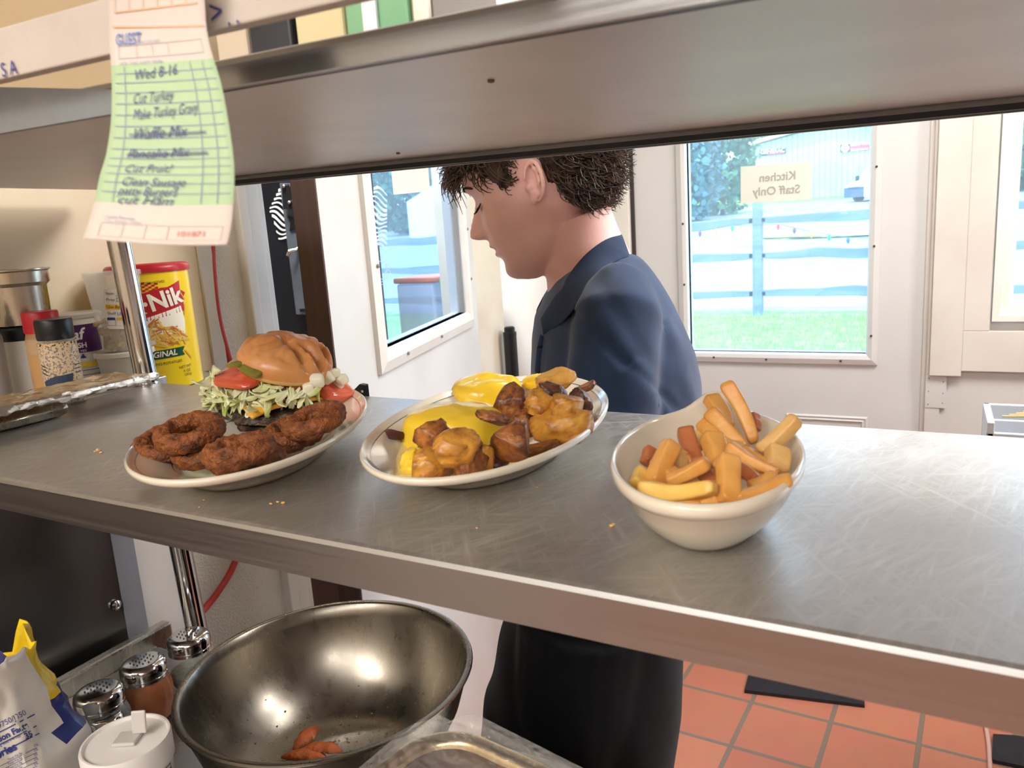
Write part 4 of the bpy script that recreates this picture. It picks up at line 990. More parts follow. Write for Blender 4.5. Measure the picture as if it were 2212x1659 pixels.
# seasoning jars
def jar(c, r, hb, hl, rl, fill_h, name, label, cat, Mbody, Mfill, Mlid, squ=1.0):
    t = thing(name, label, cat, (c[0], c[1], ZS))
    MB().lathe([(r * .9, .0), (r, .004), (r, hb * .86), (r * .86, hb)], 36, c=(c[0], c[1], ZS), cap1=False).build('jar_body', Mbody, t)
    if Mfill: f = MB().lathe([(r * .88, .003), (r * .965, .006), (r * .965, fill_h), (.001, fill_h)], 36, c=(c[0], c[1], ZS + .0005)).build('jar_contents', Mfill, t); f['kind'] = 'stuff'
    MB().lathe([(rl * .97, hb - .002), (rl, hb), (rl, hb + hl * .9), (rl * .95, hb + hl), (.001, hb + hl)], 36, c=(c[0], c[1], ZS)).build('jar_lid', Mlid, t)
    return t
def seeds():
    m = pm('mixed_seed_seasoning', (222, 190, 136), (48, 38, 34), scale=380, rough=.6, lo=.50, hi=.60, c3=(196, 150, 92), detail=1.0); return m
bj = (-1.000, .609)
j = jar(bj, .0235, .088, .024, .0222, .082, 'seasoning_jar', 'clear jar of mixed seed seasoning with a ribbed black lid', 'jar', M_clear, seeds(), M_black)
b = MB(); h = cyl(bj, .0239, ZS, face_cam(bj)); fill_poly(b, [(-.024, .02), (.010, .028), (.013, .042), (-.010, .040), (-.026, .034)], h, 0, 8); fill_poly(b, [(-.026, .014), (.0, .020), (.0, .028), (-.022, .022)], cyl(bj, .0242, ZS, face_cam(bj)), 1, 6)
for y in (.052, .047, .042): line2d(b, (.016, y), (.028, y), .0012, h, 2, 3); line2d(b, (-.028, y + .004), (-.018, y), .0012, h, 2, 3)
b.build('jar_label', [pm('jar_blue', (48, 62, 84), rough=.5), pm('jar_tan', (214, 178, 132), rough=.5), M_txt], j, smooth=False, recalc=False)
rj = (-1.058, .628)
jar(rj, .0230, .094, .026, .0222, .060, 'spice_shaker', 'clear plastic shaker of tan spice with a red lid', 'jar', pm('amber_plastic', (214, 170, 116), rough=.3, alpha=.55), pm('tan_spice', (206, 150, 82), (214, 164, 100), scale=40, rough=.8), M_redl)
# steel pot on an enamel canister
pc = (-1.148, .656)
ca = thing('enamel_canister', 'white canister with a black rim under the steel pot', 'canister', (pc[0], pc[1], ZS))
MB().lathe([(.030, 0), (.036, .001), (.037, .082), (.034, .084)], 40, c=(pc[0], pc[1], ZS)).build('canister_body', M_lab, ca)
MB().lathe([(.037, .078), (.0385, .080), (.0385, .094), (.036, .097), (.001, .097)], 40, c=(pc[0], pc[1], ZS)).build('canister_rim', M_black, ca)
M_pot_s = steel('soft_steel', (196, 188, 172), rough=.28, scale=(40, 40, 4), rvar=.06)
o = MB().lathe([(.034, 0), (.037, .002), (.038, .055), (.043, .060), (.043, .075), (.0455, .077), (.0455, .079), (.0425, .079), (.0415, .062), (.036, .055), (.035, .004), (.001, .004)], 48, c=(pc[0], pc[1], ZS + .0975)).build('steel_pot', M_pot_s); center_origin(o)
tag(o, 'round stainless inset pot stacked on the white canister', 'pot')
o = MB().lathe([(.028, 0), (.030, .002), (.030, .09), (.020, .11), (.012, .112), (.012, .13), (.001, .13)], 32, c=(-1.118, .574, ZS)).build('squeeze_bottle', pm('grey_plastic', (176, 176, 178), rough=.4)); center_origin(o)
tag(o, 'pale grey plastic bottle cut off at the left edge beside the canister', 'bottle')
# tray wrapped in foil and film
tr = thing('wrapped_tray', 'shallow steel tray wrapped in crinkled film and foil on the shelf end', 'tray', (-.93, .52, ZS))
MB().box((-.952, .43, ZS + .001), (-.912, .560, ZS + .022)).build('tray_body', M_pot_s, tr, mod={'bevel': .012})
b = MB(); NX, NY = 14, 60; x0, x1, ya, yb = -.972, -.892, .30, .668
def tz(i, j):
    u, v = i / NX, j / NY; x = x0 + (x1 - x0) * u; y = ya + (yb - ya) * v
    e = min(u, 1 - u) * NX; ev = min(v, 1 - v) * NY; z = ZS + .033 - (.006 if e < 1 else 0) - (.006 if ev < 1 else 0)
    n = noise.noise(Vector((x * 90, y * 40, 1))) * .0035 + noise.noise(Vector((x * 260, y * 160, 4))) * .002
    if e < 1 or ev < 1: x += noise.noise(Vector((y * 120, 1, 2))) * .004
    return Vector((x, y, z + n))
for j in range(NY + 1):
    for i in range(NX + 1): b.v.append(tz(i, j))
for j in range(NY):
    for i in range(NX): a = j * (NX + 1) + i; b.f.append((a, a + 1, a + NX + 2, a + NX + 1)); b.mi.append(0)
b.build('film_cover', pm('shiny_film', (190, 160, 118), (160, 134, 98), scale=24, rough=.2, metal=.15, coat=.6, bump=.4, bscale=90, stretch=(1, .3, 1)), tr, recalc=False, mod={'solidify': .001}, angle=70)
b = MB(); R = []
for j in range(80):
    y = ya + (yb - ya) * j / 79; ring = []
    for i in range(10):
        t = 2 * pi * i / 10; k = 1 + .6 * noise.noise(Vector((y * 130, cos(t) * 2, sin(t) * 2)))
        ring.append(Vector((x1 - .001 + .0045 * k * cos(t), y, ZS + .029 + .0048 * k * sin(t))))
    R.append(ring)
b.rings(R); b.build('foil_edge', steel('aluminium_foil', (215, 212, 205), rough=.22, scale=(90, 90, 90), rvar=.1, bump=.5), tr, angle=25)
# red hose down the wall edge
def hose(pts, r, name, label, mat):
    P_ = [Vector(p) for p in pts]; out = []
    for i in range(len(P_) - 1):
        p0, p1, p2, p3 = P_[max(i - 1, 0)], P_[i], P_[i + 1], P_[min(i + 2, len(P_) - 1)]
        for k in range(8):
            t = k / 8; out.append(.5 * (2 * p1 + (p2 - p0) * t + (2 * p0 - 5 * p1 + 4 * p2 - p3) * t * t + (3 * p1 - p0 - 3 * p2 + p3) * t ** 3))
    out.append(P_[-1]); b = MB(); b.tube(out, r, 12); o = b.build(name, mat); center_origin(o); tag(o, label, 'hose'); return o
HX = WALL_X + .016
hose([P(455, 380, 0, HX), P(457, 520, 0, HX), P(461, 600, 0, HX), P(472, 690, 0, HX), P(494, 775, 0, HX), P(520, 860, 0, HX), P(548, 1000, 0, HX), P(535, 1120, 0, HX), P(505, 1220, 0, HX), P(470, 1280, 0, HX), P(440, 1318, 0, HX), P(400, 1370, 0, HX + .03), P(352, 1410, 0, HX + .06)], .0065, 'rubber_hose', 'thin red rubber hose running down the textured wall behind the shelf', pm('red_rubber', (196, 66, 52), (182, 56, 44), scale=20, rough=.5))

# ------------------------------------------------------------------ counter below and its things
M_cnt = steel('worn_counter_steel', (150, 148, 146), rough=.35, scale=(8, 120, 1), rvar=.1, dirs=(0.1, .9), bump=.06)
ct = thing('prep_counter', 'steel prep counter under the pass shelf with shakers and a mixing bowl on it', 'counter', (-.4, .4, 0))
MB().box((-1.055, -.05, ZC - .04), (1.2, .715, ZC)).build('worktop', M_cnt, ct, smooth=False, mod={'bevel': .003})
MB().box((-1.075, -.05, ZC - .04), (-1.055, .745, ZC + .028)).build('back_rail', M_pot_s, ct, smooth=False, mod={'bevel': .004})
MB().box((-1.05, -.03, .08), (1.15, .66, ZC - .042)).build('counter_base', pm('base_grey', (120, 118, 116), rough=.5, metal=.5), ct, smooth=False)
for x, y in ((-1.0, .0), (1.1, .0), (-1.0, .62), (1.1, .62)): MB().lathe([(.025, 0), (.03, .01), (.022, .082)], 16, c=(x, y, 0)).build('leg', M_pot_s, ct)
# dark cabinet side at lower left with its frame strip and white board
M_dark = steel('dark_panel_steel', (118, 116, 114), rough=.34, scale=(3, 4, 4), rvar=.05, bump=.0)
cab = thing('dark_cabinet', 'dark glossy steel cabinet side at the lower left with a grey edge strip', 'cabinet', (-1.14, .3, 0))
yA = P(278, 1380, 0, -1.10).y
MB().box((-1.19, -.4, .02), (-1.10, yA, 1.255)).build('side_panel', M_dark, cab, smooth=False)
MB().box((-1.19, yA, .02), (-1.098, yA + .035, 1.255)).build('edge_strip', pm('grey_strip', (150, 152, 158), rough=.4, metal=.3), cab, smooth=False)
b = MB(); p = P(250, 1307, 0, -1.098); b.lathe([(.007, 0), (.008, .003), (.004, .006)], 14, M=Matrix.Translation(p) @ Matrix.Rotation(pi / 2, 4, 'Y')); b.build('bolt', M_chrome, cab)
o = MB().box((-1.205, yA + .037, .02), (-1.11, yA + .115, 1.262)).build('wall_board', M_white, smooth=False); struct(o); o.name = 'trim_9'
o = MB().box((-1.205, yA + .118, .02), (-1.10, yA + .128, 1.262)).build('trim_10', M_black, smooth=False); struct(o)

# glass shakers with dredger tops
M_glass = pm('shaker_glass', (225, 230, 228), rough=.05, alpha=.30, spec=.8)
def shaker(c, s, name, label, Mfill, fill, Mbody=None):
    z = ZC + .0006; t = thing(name, label, 'shaker', (c[0], c[1], ZC)); cz = (c[0], c[1], z)
    prof = [(.030, 0), (.034, .002), (.0385, .020), (.040, .036), (.038, .056), (.033, .070), (.031, .078)]
    prof = [(r * s, h * s) for r, h in prof]
    b = MB(); R = []
    for r, h in prof:   # fluted body
        R.append([Vector((c[0] + r * (1 + .02 * cos(12 * a)) * cos(a), c[1] + r * (1 + .02 * cos(12 * a)) * sin(a), z + h)) for a in [2 * pi * i / 72 for i in range(72)]])
    b.rings(R, cap1=False); b.build('glass_body', Mbody or M_glass, t)
    f = [(r * .94, h) for r, h in prof if h < fill * s]; f.append((f[-1][0], fill * s)); f.append((.001, fill * s + .001))
    f[0] = (f[0][0], .003); f = [f[0]] + [q for q in f[1:] if q[1] > .0035]
    fo = MB().lathe(f, 36, c=cz).build('spice', Mfill, t); fo['kind'] = 'stuff'
    cap = MB().lathe([(.0335 * s, .070 * s), (.0352 * s, .0705 * s), (.0352 * s, .075 * s), (.0340 * s, .076 * s), (.0352 * s, .077 * s), (.0356 * s, .086 * s), (.034 * s, .093 * s), (.029 * s, .0975 * s), (.024 * s, .0985 * s), (.001, .1005 * s)], 48, c=cz).build('screw_cap', M_chrome, t)
    b = MB()
    for x, y in [(i * .0085 + (j % 2) * .00425 - .017, j * .0074 - .0148) for j in range(5) for i in range(5)]:
        if x * x + y * y < .018 ** 2: b.lathe([(.0013 * s, 0), (.0013 * s, .0004)], 8, c=(c[0] + x * s, c[1] + y * s, z + (.1005 - .002 * (x * x + y * y) / .024 ** 2) * s + .0002))
    b.build('holes', M_hole, cap, smooth=False)
    return t
M_herb = pm('dried_herb', (128, 124, 82), (92, 92, 56), scale=160, rough=.9); M_chili = pm('chili_powder', (150, 66, 30), (128, 50, 24), scale=90, rough=.85); M_pep = pm('pepper_mix', (110, 104, 70), (60, 56, 40), scale=200, rough=.9)
def sh_at(px, py, h): p = P(px, py, 2, ZC + h); return (p.x, p.y)
shaker(sh_at(405, 1368, .0824), .82, 'glass_shaker', 'glass shaker of dried green herb nearest the shelf post', M_herb, .034)
shaker(sh_at(306, 1425, .0824), .82, 'glass_shaker', 'glass shaker coated in red chili powder between two others', M_chili, .030, pm('chili_dusted_glass', (196, 128, 88), (150, 80, 46), scale=20, rough=.2, alpha=.8))
shaker(sh_at(210, 1486, .0824), .82, 'glass_shaker', 'glass shaker with a dented chrome top half hidden behind the flour bag', M_pep, .04)
shaker(sh_at(228, 1542, .055), .55, 'glass_shaker', 'smallest glass shaker, squeezed in behind the white tub', M_pep, .05)
# mixing bowl
MB_ = Vector((-.596, .606)); RR = .1655; ZR = 1.0185
prof_o = [(.07, .0), (.075, .001), (.10, .012), (.128, .040), (.148, .078), (.158, .110), (.161, .1225), (.165, .1235), (.1665, .1255), (.1655, .1280), (.161, .1285), (.1575, .1262), (.1555, .110), (.1455, .078), (.1255, .041), (.098, .0145), (.074, .0042), (.001, .004)]
o = MB().lathe(prof_o, 96, c=(MB_.x, MB_.y, ZC + .0006)).build('mixing_bowl', steel('bowl_steel', (136, 129, 118), rough=.30, scale=(40, 40, 6), rvar=.06, bump=0), angle=60); center_origin(o)
tag(o, 'wide stainless steel mixing bowl with three sweet potato wedges inside', 'bowl')
M_swp = pm('sweet_potato_crust', (172, 88, 36), (134, 62, 22), scale=60, rough=.6, bump=.6, bscale=150)
def wedge(px0, py0, px1, py1, z, w, label, seed):
    A, B = P(px0, py0, 2, z), P(px1, py1, 2, z + .004); b = MB(); R = []; ax = (B - A).normalized(); side = ax.cross(UP).normalized(); n = 18
    for k in range(n + 1):
        t = k / n; e = (sin(pi * (.03 + .94 * t))) ** .55; c = A.lerp(B, t) + UP * .003 * sin(pi * t) + side * .003 * sin(2.4 * t + seed); ring = []
        for i in range(12):
            a = 2 * pi * i / 12; k2 = 1 + .25 * noise.noise(Vector((t * 6, cos(a), sin(a) + seed)))
            ring.append(c + side * (w * e * k2 * cos(a)) + UP * (w * .75 * e * k2 * (abs(sin(a)) if sin(a) > 0 else .5 * sin(a))))
        R.append(ring)
    b.rings(R); o = b.build('sweet_potato_wedge', M_swp, angle=60); center_origin(o); tag(o, label, 'sweet potato wedge', 'sweet potato wedges in the mixing bowl')
wedge(632, 1618, 688, 1572, ZC + .014, .010, 'sweet potato wedge lying apart, pointing up to the right', 1)
wedge(612, 1632, 700, 1642, ZC + .012, .009, 'longer sweet potato wedge in front, along the bottom of the bowl', 2)
wedge(652, 1620, 736, 1626, ZC + .016, .009, 'sweet potato wedge resting behind the front one', 3)
b = MB(); rng = random.Random(6)
for k in range(160):
    px, py = rng.gauss(720, 110), rng.gauss(1560, 42)
    p = P(px, py, 2, ZC + .03); v = Vector((p.x - MB_.x, p.y - MB_.y)); r = v.length
    if r > .13: continue
    pts = prof_o[9:]; z = .004
    for (ra, za), (rb, zb_) in zip(pts, pts[1:]):
        if rb <= r <= ra: z = za + (zb_ - za) * (ra - r) / (ra - rb + 1e-9)
    s = rng.uniform(.0005, .0016); lump(b, (p.x, p.y, ZC + .0012 + z), s, s, s * .7, amp=.3, seed=k, nu=6, nv=4)
tag(b.build('fried_bits', pm('burnt_bits', (84, 50, 30), (150, 110, 70), scale=90, rough=.6)), 'dark fried crumbs and oil specks inside the mixing bowl', 'crumbs', kind='stuff')
# deep pan covered with cling film
ZP = 1.052
k0 = P(950, 1556, 2, ZP); ex = Vector((.985, -.17, 0)); ey = Vector((.17, .985, 0))
pan = thing('covered_pan', 'deep steel pan covered with crumpled cling film in front of the mixing bowl', 'pan', (k0.x + .12, k0.y - .12, ZC))
def rr_ring(w, l, rad, z, ins, n=8):
    R = []
    for (cx, cy, a0) in ((w - rad, -rad, 0), (rad, -rad, pi / 2), (rad, -l + rad, pi), (w - rad, -l + rad, 1.5 * pi)):
        for k in range(n + 1):
            a = a0 + pi / 2 * k / n; R.append(k0 + ex * (cx + (rad - ins) * cos(a)) + ey * (cy + (rad - ins) * sin(a)) + UP * (z - k0.z))
    return R
WP, LP = .33, .26
b = MB(); b.rings([rr_ring(WP, LP, .05, ZC + .002, .016), rr_ring(WP, LP, .05, ZP - .006, .008), rr_ring(WP, LP, .05, ZP - .004, -.002), rr_ring(WP, LP, .05, ZP, -.003), rr_ring(WP, LP, .05, ZP + .0005, .004), rr_ring(WP, LP, .05, ZP - .005, .010), rr_ring(WP, LP, .05, ZP - .06, .016)], cap1=True)
b.build('pan_body', steel('brassy_steel', (198, 178, 136), rough=.25, scale=(30, 30, 30), rvar=.05), pan, angle=50)
b = MB(); b.rings([rr_ring(WP, LP, .05, ZP - .008, .0108), rr_ring(WP, LP, .05, ZP - .0065, .02)], cap1=True); b.build('brown_sauce', pm('brown_gravy', (112, 76, 48), (70, 46, 32), scale=22, rough=.4), pan)
b = MB(); NR = 22; R = []
for s in range(NR):
    t = s / (NR - 1)
    if t < .75: ring = rr_ring(WP, LP, .05, ZP + .002, .15 * (1 - t / .75) ** 1.0 if False else .048 * (1 - t / .75))
    else: q = (t - .75) / .25; ring = rr_ring(WP, LP, .05, ZP + .001 - .075 * q, -.004 - .012 * q)
    out = []
    for i, p in enumerate(ring):
        n1 = abs(noise.noise(p * 30)) * .020 + abs(noise.noise(p * 85)) * .012 + .012 * exp(-((p - k0).length / .07) ** 2) - .002
        out.append(p + UP * (n1 if t < .8 else n1 * .6) + (p - (k0 + ex * WP / 2 - ey * LP / 2)).normalized() * (abs(noise.noise(p * 70)) * .008 if t > .75 else 0))
    R.append(out)
b.rings(R, cap0=True, cap1=False)
film = bpy.data.materials.new('cling_film'); film.use_nodes = True
nt = film.node_tree; bs_ = nt.nodes['Principled BSDF']; bs_.inputs['Base Color'].default_value = (.9, .88, .84, 1); bs_.inputs['Roughness'].default_value = .08; bs_.inputs['Alpha'].default_value = .17; bs_.inputs['Specular IOR Level'].default_value = 1.0; bs_.inputs['Coat Weight'].default_value = .35
n_ = nt.nodes.new('ShaderNodeTexNoise'); n_.inputs['Scale'].default_value = 80; n_.inputs['Detail'].default_value = 1.0; bp_ = nt.nodes.new('ShaderNodeBump'); bp_.inputs['Strength'].default_value = .5; bp_.inputs['Distance'].default_value = .035
tc_ = nt.nodes.new('ShaderNodeTexCoord'); nt.links.new(tc_.outputs['Object'], n_.inputs['Vector']); nt.links.new(n_.outputs['Fac'], bp_.inputs['Height']); nt.links.new(bp_.outputs[0], bs_.inputs['Normal'])
b.build('cling_film', film, pan, recalc=False, smooth=False)
# white tub with flip lid and nutrition label
TC = P(271, 1596, 2, 1.045); TR = .0405; TH = 1.045 - ZC
tt = thing('salt_tub', 'white plastic tub with a flip-top lid and nutrition label beside the flour bag', 'tub', (TC.x, TC.y, ZC))
MB().lathe([(TR * .88, 0), (TR * .9, .001), (TR * .95, TH - .012)], 48, c=(TC.x, TC.y, ZC + .0005)).build('tub_body', pm('white_plastic', (240, 236, 232), rough=.35, sss=.05), tt)
td = MB().lathe([(TR * .955, TH - .026), (TR, TH - .025), (TR, TH - .003), (TR * .975, TH), (TR * .93, TH), (TR * .9, TH - .003), (.001, TH - .003)], 56, c=(TC.x, TC.y, ZC + .0005)).build('tub_lid', MATS['white_plastic'], tt)
b = MB(); fp = TC + UP * -.002; b.box((-.011, -.010, 0), (.011, .010, .004), M=Matrix.Translation(fp + UR * .002) @ Matrix.Rotation(.5, 4, 'Z')); b.box((-.007, -.002, .004), (.007, .001, .026), M=Matrix.Translation(fp + UR * .012 + UV * .004) @ Matrix.Rotation(.5, 4, 'Z') @ Matrix.Rotation(-.2, 4, 'X'))
b.build('flip_tab', pm('tab_grey', (206, 202, 198), rough=.35), td, smooth=False, mod={'bevel': .0015})
at = face_cam((TC.x, TC.y)) + .42; b = MB(); h = cyl((TC.x, TC.y), TR * .945 + .0012, ZC + TH - .026, at); h2 = cyl((TC.x, TC.y), TR * .945 + .0018, ZC + TH - .026, at)
for e in (((-.040, -.001), (.022, -.001)), ((-.040, -.06), (.022, -.06)), ((.022, 0), (.022, -.06)), ((-.040, 0), (-.040, -.06)), ((-.038, -.012), (.020, -.012)), ((-.038, -.019), (.020, -.019))): line2d(b, *e, .0009, h2, 0, 10)
put_text(b, 'Nutrition Facts', .0105, rot2(0, -.009, -.007, h2), 0, bold=.0003); put_text(b, 'Serving size (1.5g)', .006, rot2(0, -.009, -.0155, h2), 0); line2d(b, (-.038, -.023), (.020, -.023), .003, h2, 0, 10)
b.build('nutrition_label', [M_txt], tt, smooth=False, recalc=False)
# flour bag: crumpled, top torn open
BG = P(40, 1640, 2, 1.02); BG = Vector((BG.x - .065, BG.y - .018, ZC))
bag = thing('flour_bag', 'torn-open white paper and plastic flour bag with blue print and yellow corner', 'bag', BG)
b = MB(); R = []; nu, nv = 64, 34
for j in range(nv + 1):
    t = j / nv; z = t * .235; ring = []
    for i in range(nu):
        a = 2 * pi * i / nu; ca, sa = cos(a), sin(a)
        w = .098 * (1 - .18 * max(0, t - .55) / .45) * (.93 + .1 * sin(pi * min(1, t * 1.2))); d = .068 * (1 - .30 * max(0, t - .5) / .5)
        x = w * math.copysign(abs(ca) ** .6, ca); y = d * math.copysign(abs(sa) ** .6, sa)
        k = 1 + .10 * noise.noise(Vector((ca * 2, sa * 2, t * 5))) + .07 * noise.noise(Vector((ca * 6, sa * 6, t * 12)))
        zz = z + (.050 * noise.noise(Vector((ca * 1.7, sa * 1.7, 8))) + .028 * ca - .018 + .012 * noise.noise(Vector((ca * 7, sa * 7, 3)))) * max(0, t - .6) / .4
        if t > .9: k *= 1 + .10 * (t - .9) * 10 * noise.noise(Vector((ca * 5, sa * 5, 1)))
        ring.append(BG + UR * x * k + UV * y * k + UP * (zz + .0008))
    R.append(ring)
b.rings(R, cap0=True, cap1=False)
M_bag = pm('bag_paper', (244, 238, 228), (232, 224, 212), scale=8, rough=.35, sss=.05, bump=.35, bscale=28, coat=.3)
M_yl = pm('bag_yellow', (246, 210, 24), rough=.4, coat=.3); M_bl = pm('bag_blue', (36, 48, 120), rough=.4, coat=.3)
bo = b.build('bag_body', [M_bag, M_yl, M_bl], bag, recalc=False, mod={'solidify': .0012}, angle=60)
for p in bo.data.polygons:
    q = p.center - BG; x, y, z = q.dot(UR), q.dot(UV), q.z
    if y > .012 and x > .02 and z > .16: p.material_index = 1
    if y > .008 and x > .055 and .135 < z < .175: p.material_index = 2
    if y > .02 and -.01 < x < .03 and z > .19: p.material_index = 2
fl = MB(); lump(fl, BG + UP * .172, .078, .05, .018, amp=.2, seed=3); flo = fl.build('flour', pm('flour_heap', (248, 238, 216), (240, 228, 204), scale=12, rough=.95), bag); flo['kind'] = 'stuff'
b = MB()
for w_, dx, dz, tl in ((.075, -.005, .125, .3), (.055, .012, .112, -.25)):
    lump(b, BG + UR * dx + UP * dz - UV * .068, w_ * .5, .006, .02, M=Quaternion(UV, tl).to_matrix(), amp=.3, freq=2, seed=int(dz * 1e3), pw=.5)
b.build('paper_fold', M_bag, bag, angle=40)
from mathutils.bvhtree import BVHTree as _BVH
_bb = _BVH.FromPolygons([v.co for v in bo.data.vertices], [tuple(p.vertices) for p in bo.data.polygons])
def bag_px(ox, oy, ang):   # print laid on the side of the bag that faces the kitchen
    ca, sa = cos(ang), sin(ang)
    def f(x, y):
        px, py = ox + x * ca - y * sa, oy - (x * sa + y * ca); d = ray(px, py).normalized(); h = _bb.ray_cast(CAM, d)
        dist = h[3] if h[0] is not None else .98
        return CAM + d * (dist - .0016)
    return f
b = MB(); an = radians(27)
def bt_(s_, x, y, size, **k): put_text(b, s_, size, bag_px(x, y, an), 0, **k)
bt_('Item 199750/J350', 2, 1566, 17); bt_('Nutrition Facts', 8, 1592, 19, bold=.6); bt_('Serving size 1/4 cup', 12, 1604, 9); bt_('35', 62, 1588, 18, bold=.5); bt_('Calories', -2, 1630, 24, bold=1.0)
for k in range(5):
    bt_('Total Fat 0g', 32, 1634 + k * 10, 7); bt_('0%', 78, 1610 + k * 10, 8); line2d(b, (-50, 0), (56, 0), 1.0, bag_px(30, 1640 + k * 10, an), 0, 8)
for x, y in ((20, 1571), (24, 1596), (30, 1612)): line2d(b, (-60, 0), (62, 0), 2.4, bag_px(x, y, an), 0, 10)
b.build('bag_print', [M_txtb], bag, smooth=False, recalc=False)
# ------------------------------------------------------------------ the person
PDIST = 1.12
M_skin = pm('skin', (248, 202, 194), (238, 186, 179), scale=16, rough=.5, sss=.12, bump=.06, bscale=220, c3=(243, 194, 187))
M_lip_ = pm('lips', (176, 98, 92), rough=.4, sss=.1)
M_shirt = pm('navy_polo_cloth', (44, 66, 100), (37, 57, 88), scale=30, rough=.9, bump=.06, bscale=900, sheen=.2)
M_trou = pm('black_trouser_cloth', (9, 10, 13), (13, 14, 18), scale=30, rough=.95, bump=.08, bscale=800, spec=.2, sheen=.05)
M_hair = pm('brown_hair', (42, 31, 26), (84, 62, 47), scale=60, rough=.45, spec=.6)
M_brow = pm('dark_brow', (44, 30, 24), rough=.7)
person = thing('person', 'young person in a navy polo shirt and black trousers looking down behind the shelf', 'person', PD(1270, 830, PDIST).xy.to_3d())
def itp(tab, x):
    if x <= tab[0][0]: return tab[0][1]
    for (x0, y0), (x1, y1) in zip(tab, tab[1:]):
        if x <= x1:
            t = (x - x0) / (x1 - x0); return y0 + (y1 - y0) * t
    return tab[-1][1]
def smooth_tab(tab, x):
    h = .006; return (itp(tab, x - h) + 2 * itp(tab, x) + itp(tab, x + h)) / 4
# head frame: f forward, u up, l towards the camera side
YA, PA = radians(18), radians(21)
Fh = -RH * cos(YA) + FH * sin(YA); Ln = -FH * cos(YA) - RH * sin(YA)
Fp = Fh * cos(PA) - UP * sin(PA); Upp = UP * cos(PA) + Fh * sin(PA)
HO = PD(1141, 408, PDIST - .065) - Ln * .073
def hd(f, l, u): return HO + Fp * f + Ln * l + Upp * u
T_fb = [(-.108, .052), (-.104, .074), (-.098, .086), (-.09, .0925), (-.082, .0935), (-.072, .0905), (-.065, .0905), (-.055, .0945), (-.047, .094), (-.038, .0975), (-.028, .0965), (-.01, .095), (.01, .0925), (.028, .0905), (.042, .099), (.06, .0965), (.085, .089), (.105, .073), (.12, .050), (.13, .025), (.135, .003)]
T_bk = [(-.108, .035), (-.10, .015), (-.085, -.005), (-.07, -.02), (-.05, -.045), (-.03, -.075), (-.01, -.090), (.02, -.098), (.05, -.100), (.08, -.094), (.105, -.078), (.12, -.056), (.13, -.028), (.135, -.003)]
T_w = [(-.108, .012), (-.102, .024), (-.09, .038), (-.07, .0505), (-.05, .0565), (-.03, .0625), (-.01, .069), (.02, .073), (.05, .0755), (.08, .072), (.105, .060), (.12, .042), (.13, .022), (.135, .003)]
T_n = [(-.034, 0), (-.0285, .005), (-.0235, .019), (-.017, .0305), (-.012, .0315), (-.004, .0275), (.008, .0195), (.02, .0115), (.03, .005), (.042, 0)]
T_ns = [(-.034, .013), (-.02, .0135), (-.012, .0105), (0, .0085), (.03, .0075)]
def gauss(x, s): return exp(-(x / s) ** 2)
def head_surface(u, a, grow=0.0):
    fb, bk, w = smooth_tab(T_fb, u), smooth_tab(T_bk, u), smooth_tab(T_w, u)
    c0 = .012 if u > -.04 else max(bk + .01, .012)
    ca, sa = cos(a), sin(a); ex_ = .88
    x = math.copysign(abs(ca) ** ex_, ca); y = math.copysign(abs(sa) ** ex_, sa)
    f = c0 + ((fb - c0) if ca > 0 else (c0 - bk)) * x; l = w * y
    if ca > 0:
        f += itp(T_n, u) * gauss(l, itp(T_ns, u))
        f += .010 * gauss(abs(l) - .0125, .007) * gauss(u + .021, .008)                       # nostril wings
        f += (.0080 * gauss(u + .0400, .0050) + .0072 * gauss(u + .0545, .0055) - .0040 * gauss(u + .0472, .0026)) * gauss(l, .022)
        for s in (-1, 1):
            f -= .0085 * gauss(l - s * .033, .017) * gauss(u - .020, .012); f += .0062 * gauss(l - s * .032, .011) * gauss(u - .019, .008)
            f += .0030 * gauss(l - s * .030, .02) * gauss(u - .041, .007)
        f += .0035 * gauss(l, .016) * gauss(u + .083, .012)
    return f, l
hm = MB(); NS, NA = 110, 128; R = []
for k in range(NS + 1):
    u = -.108 + .243 * k / NS; R.append([hd(*[head_surface(u, 2 * pi * i / NA)[q] for q in (0, 1)], u) for i in range(NA)])
hm.rings(R)
for s in (1, -1):   # ears
    def ep(x, y, z): x, y = x * .82, y * .84; return hd(-.012 + x - .20 * y, s * (.0725 + z - .16 * x), .004 + y)
    b = MB(); Rr = []
    for j in range(9):
        th = pi * (j + .15) / 8.3; Rr.append([ep(.0155 * sin(th) * cos(t) - .002, .029 * sin(th) * sin(t) * (1.05 if sin(t) > 0 else .95), .0045 * -cos(th) - .001 + .28 * max(0, -(.0155 * sin(th) * cos(t)))) for t in [2 * pi * i / 28 for i in range(28)]])
    b.rings(Rr); hm.add(b.v, b.f)
    b = MB(); b.tube([ep(.0165 * cos(t) - .002 + (.004 if t > 5 else 0), .030 * sin(t), .0095 + .28 * max(0, -.0165 * cos(t))) for t in [(.25 + .135 * i) for i in range(34)]], [.0024 + .0012 * sin(pi * i / 33) for i in range(34)], 10); hm.add(b.v, b.f)
    b = MB(); b.tube([ep(.006 * cos(t) - .004, .014 * sin(t) + .004, .0075) for t in [1.2 + .25 * i for i in range(14)]], .0022, 8); hm.add(b.v, b.f)
    b = MB(); lump(b, ep(.006, -.024, .004), .0065, .0065, .008, amp=.02, nu=14, nv=8); hm.add(b.v, b.f)
    b = MB(); lump(b, ep(.011, -.004, .003), .005, .005, .007, amp=.02, nu=14, nv=8); hm.add(b.v, b.f)
# neck
nb = [PD(1234, 470, PDIST), PD(1250, 520, PDIST), PD(1270, 575, PDIST), PD(1290, 640, PDIST), PD(1310, 720, PDIST)]
hm.tube(nb, [.056, .0575, .062, .072, .082], 40)
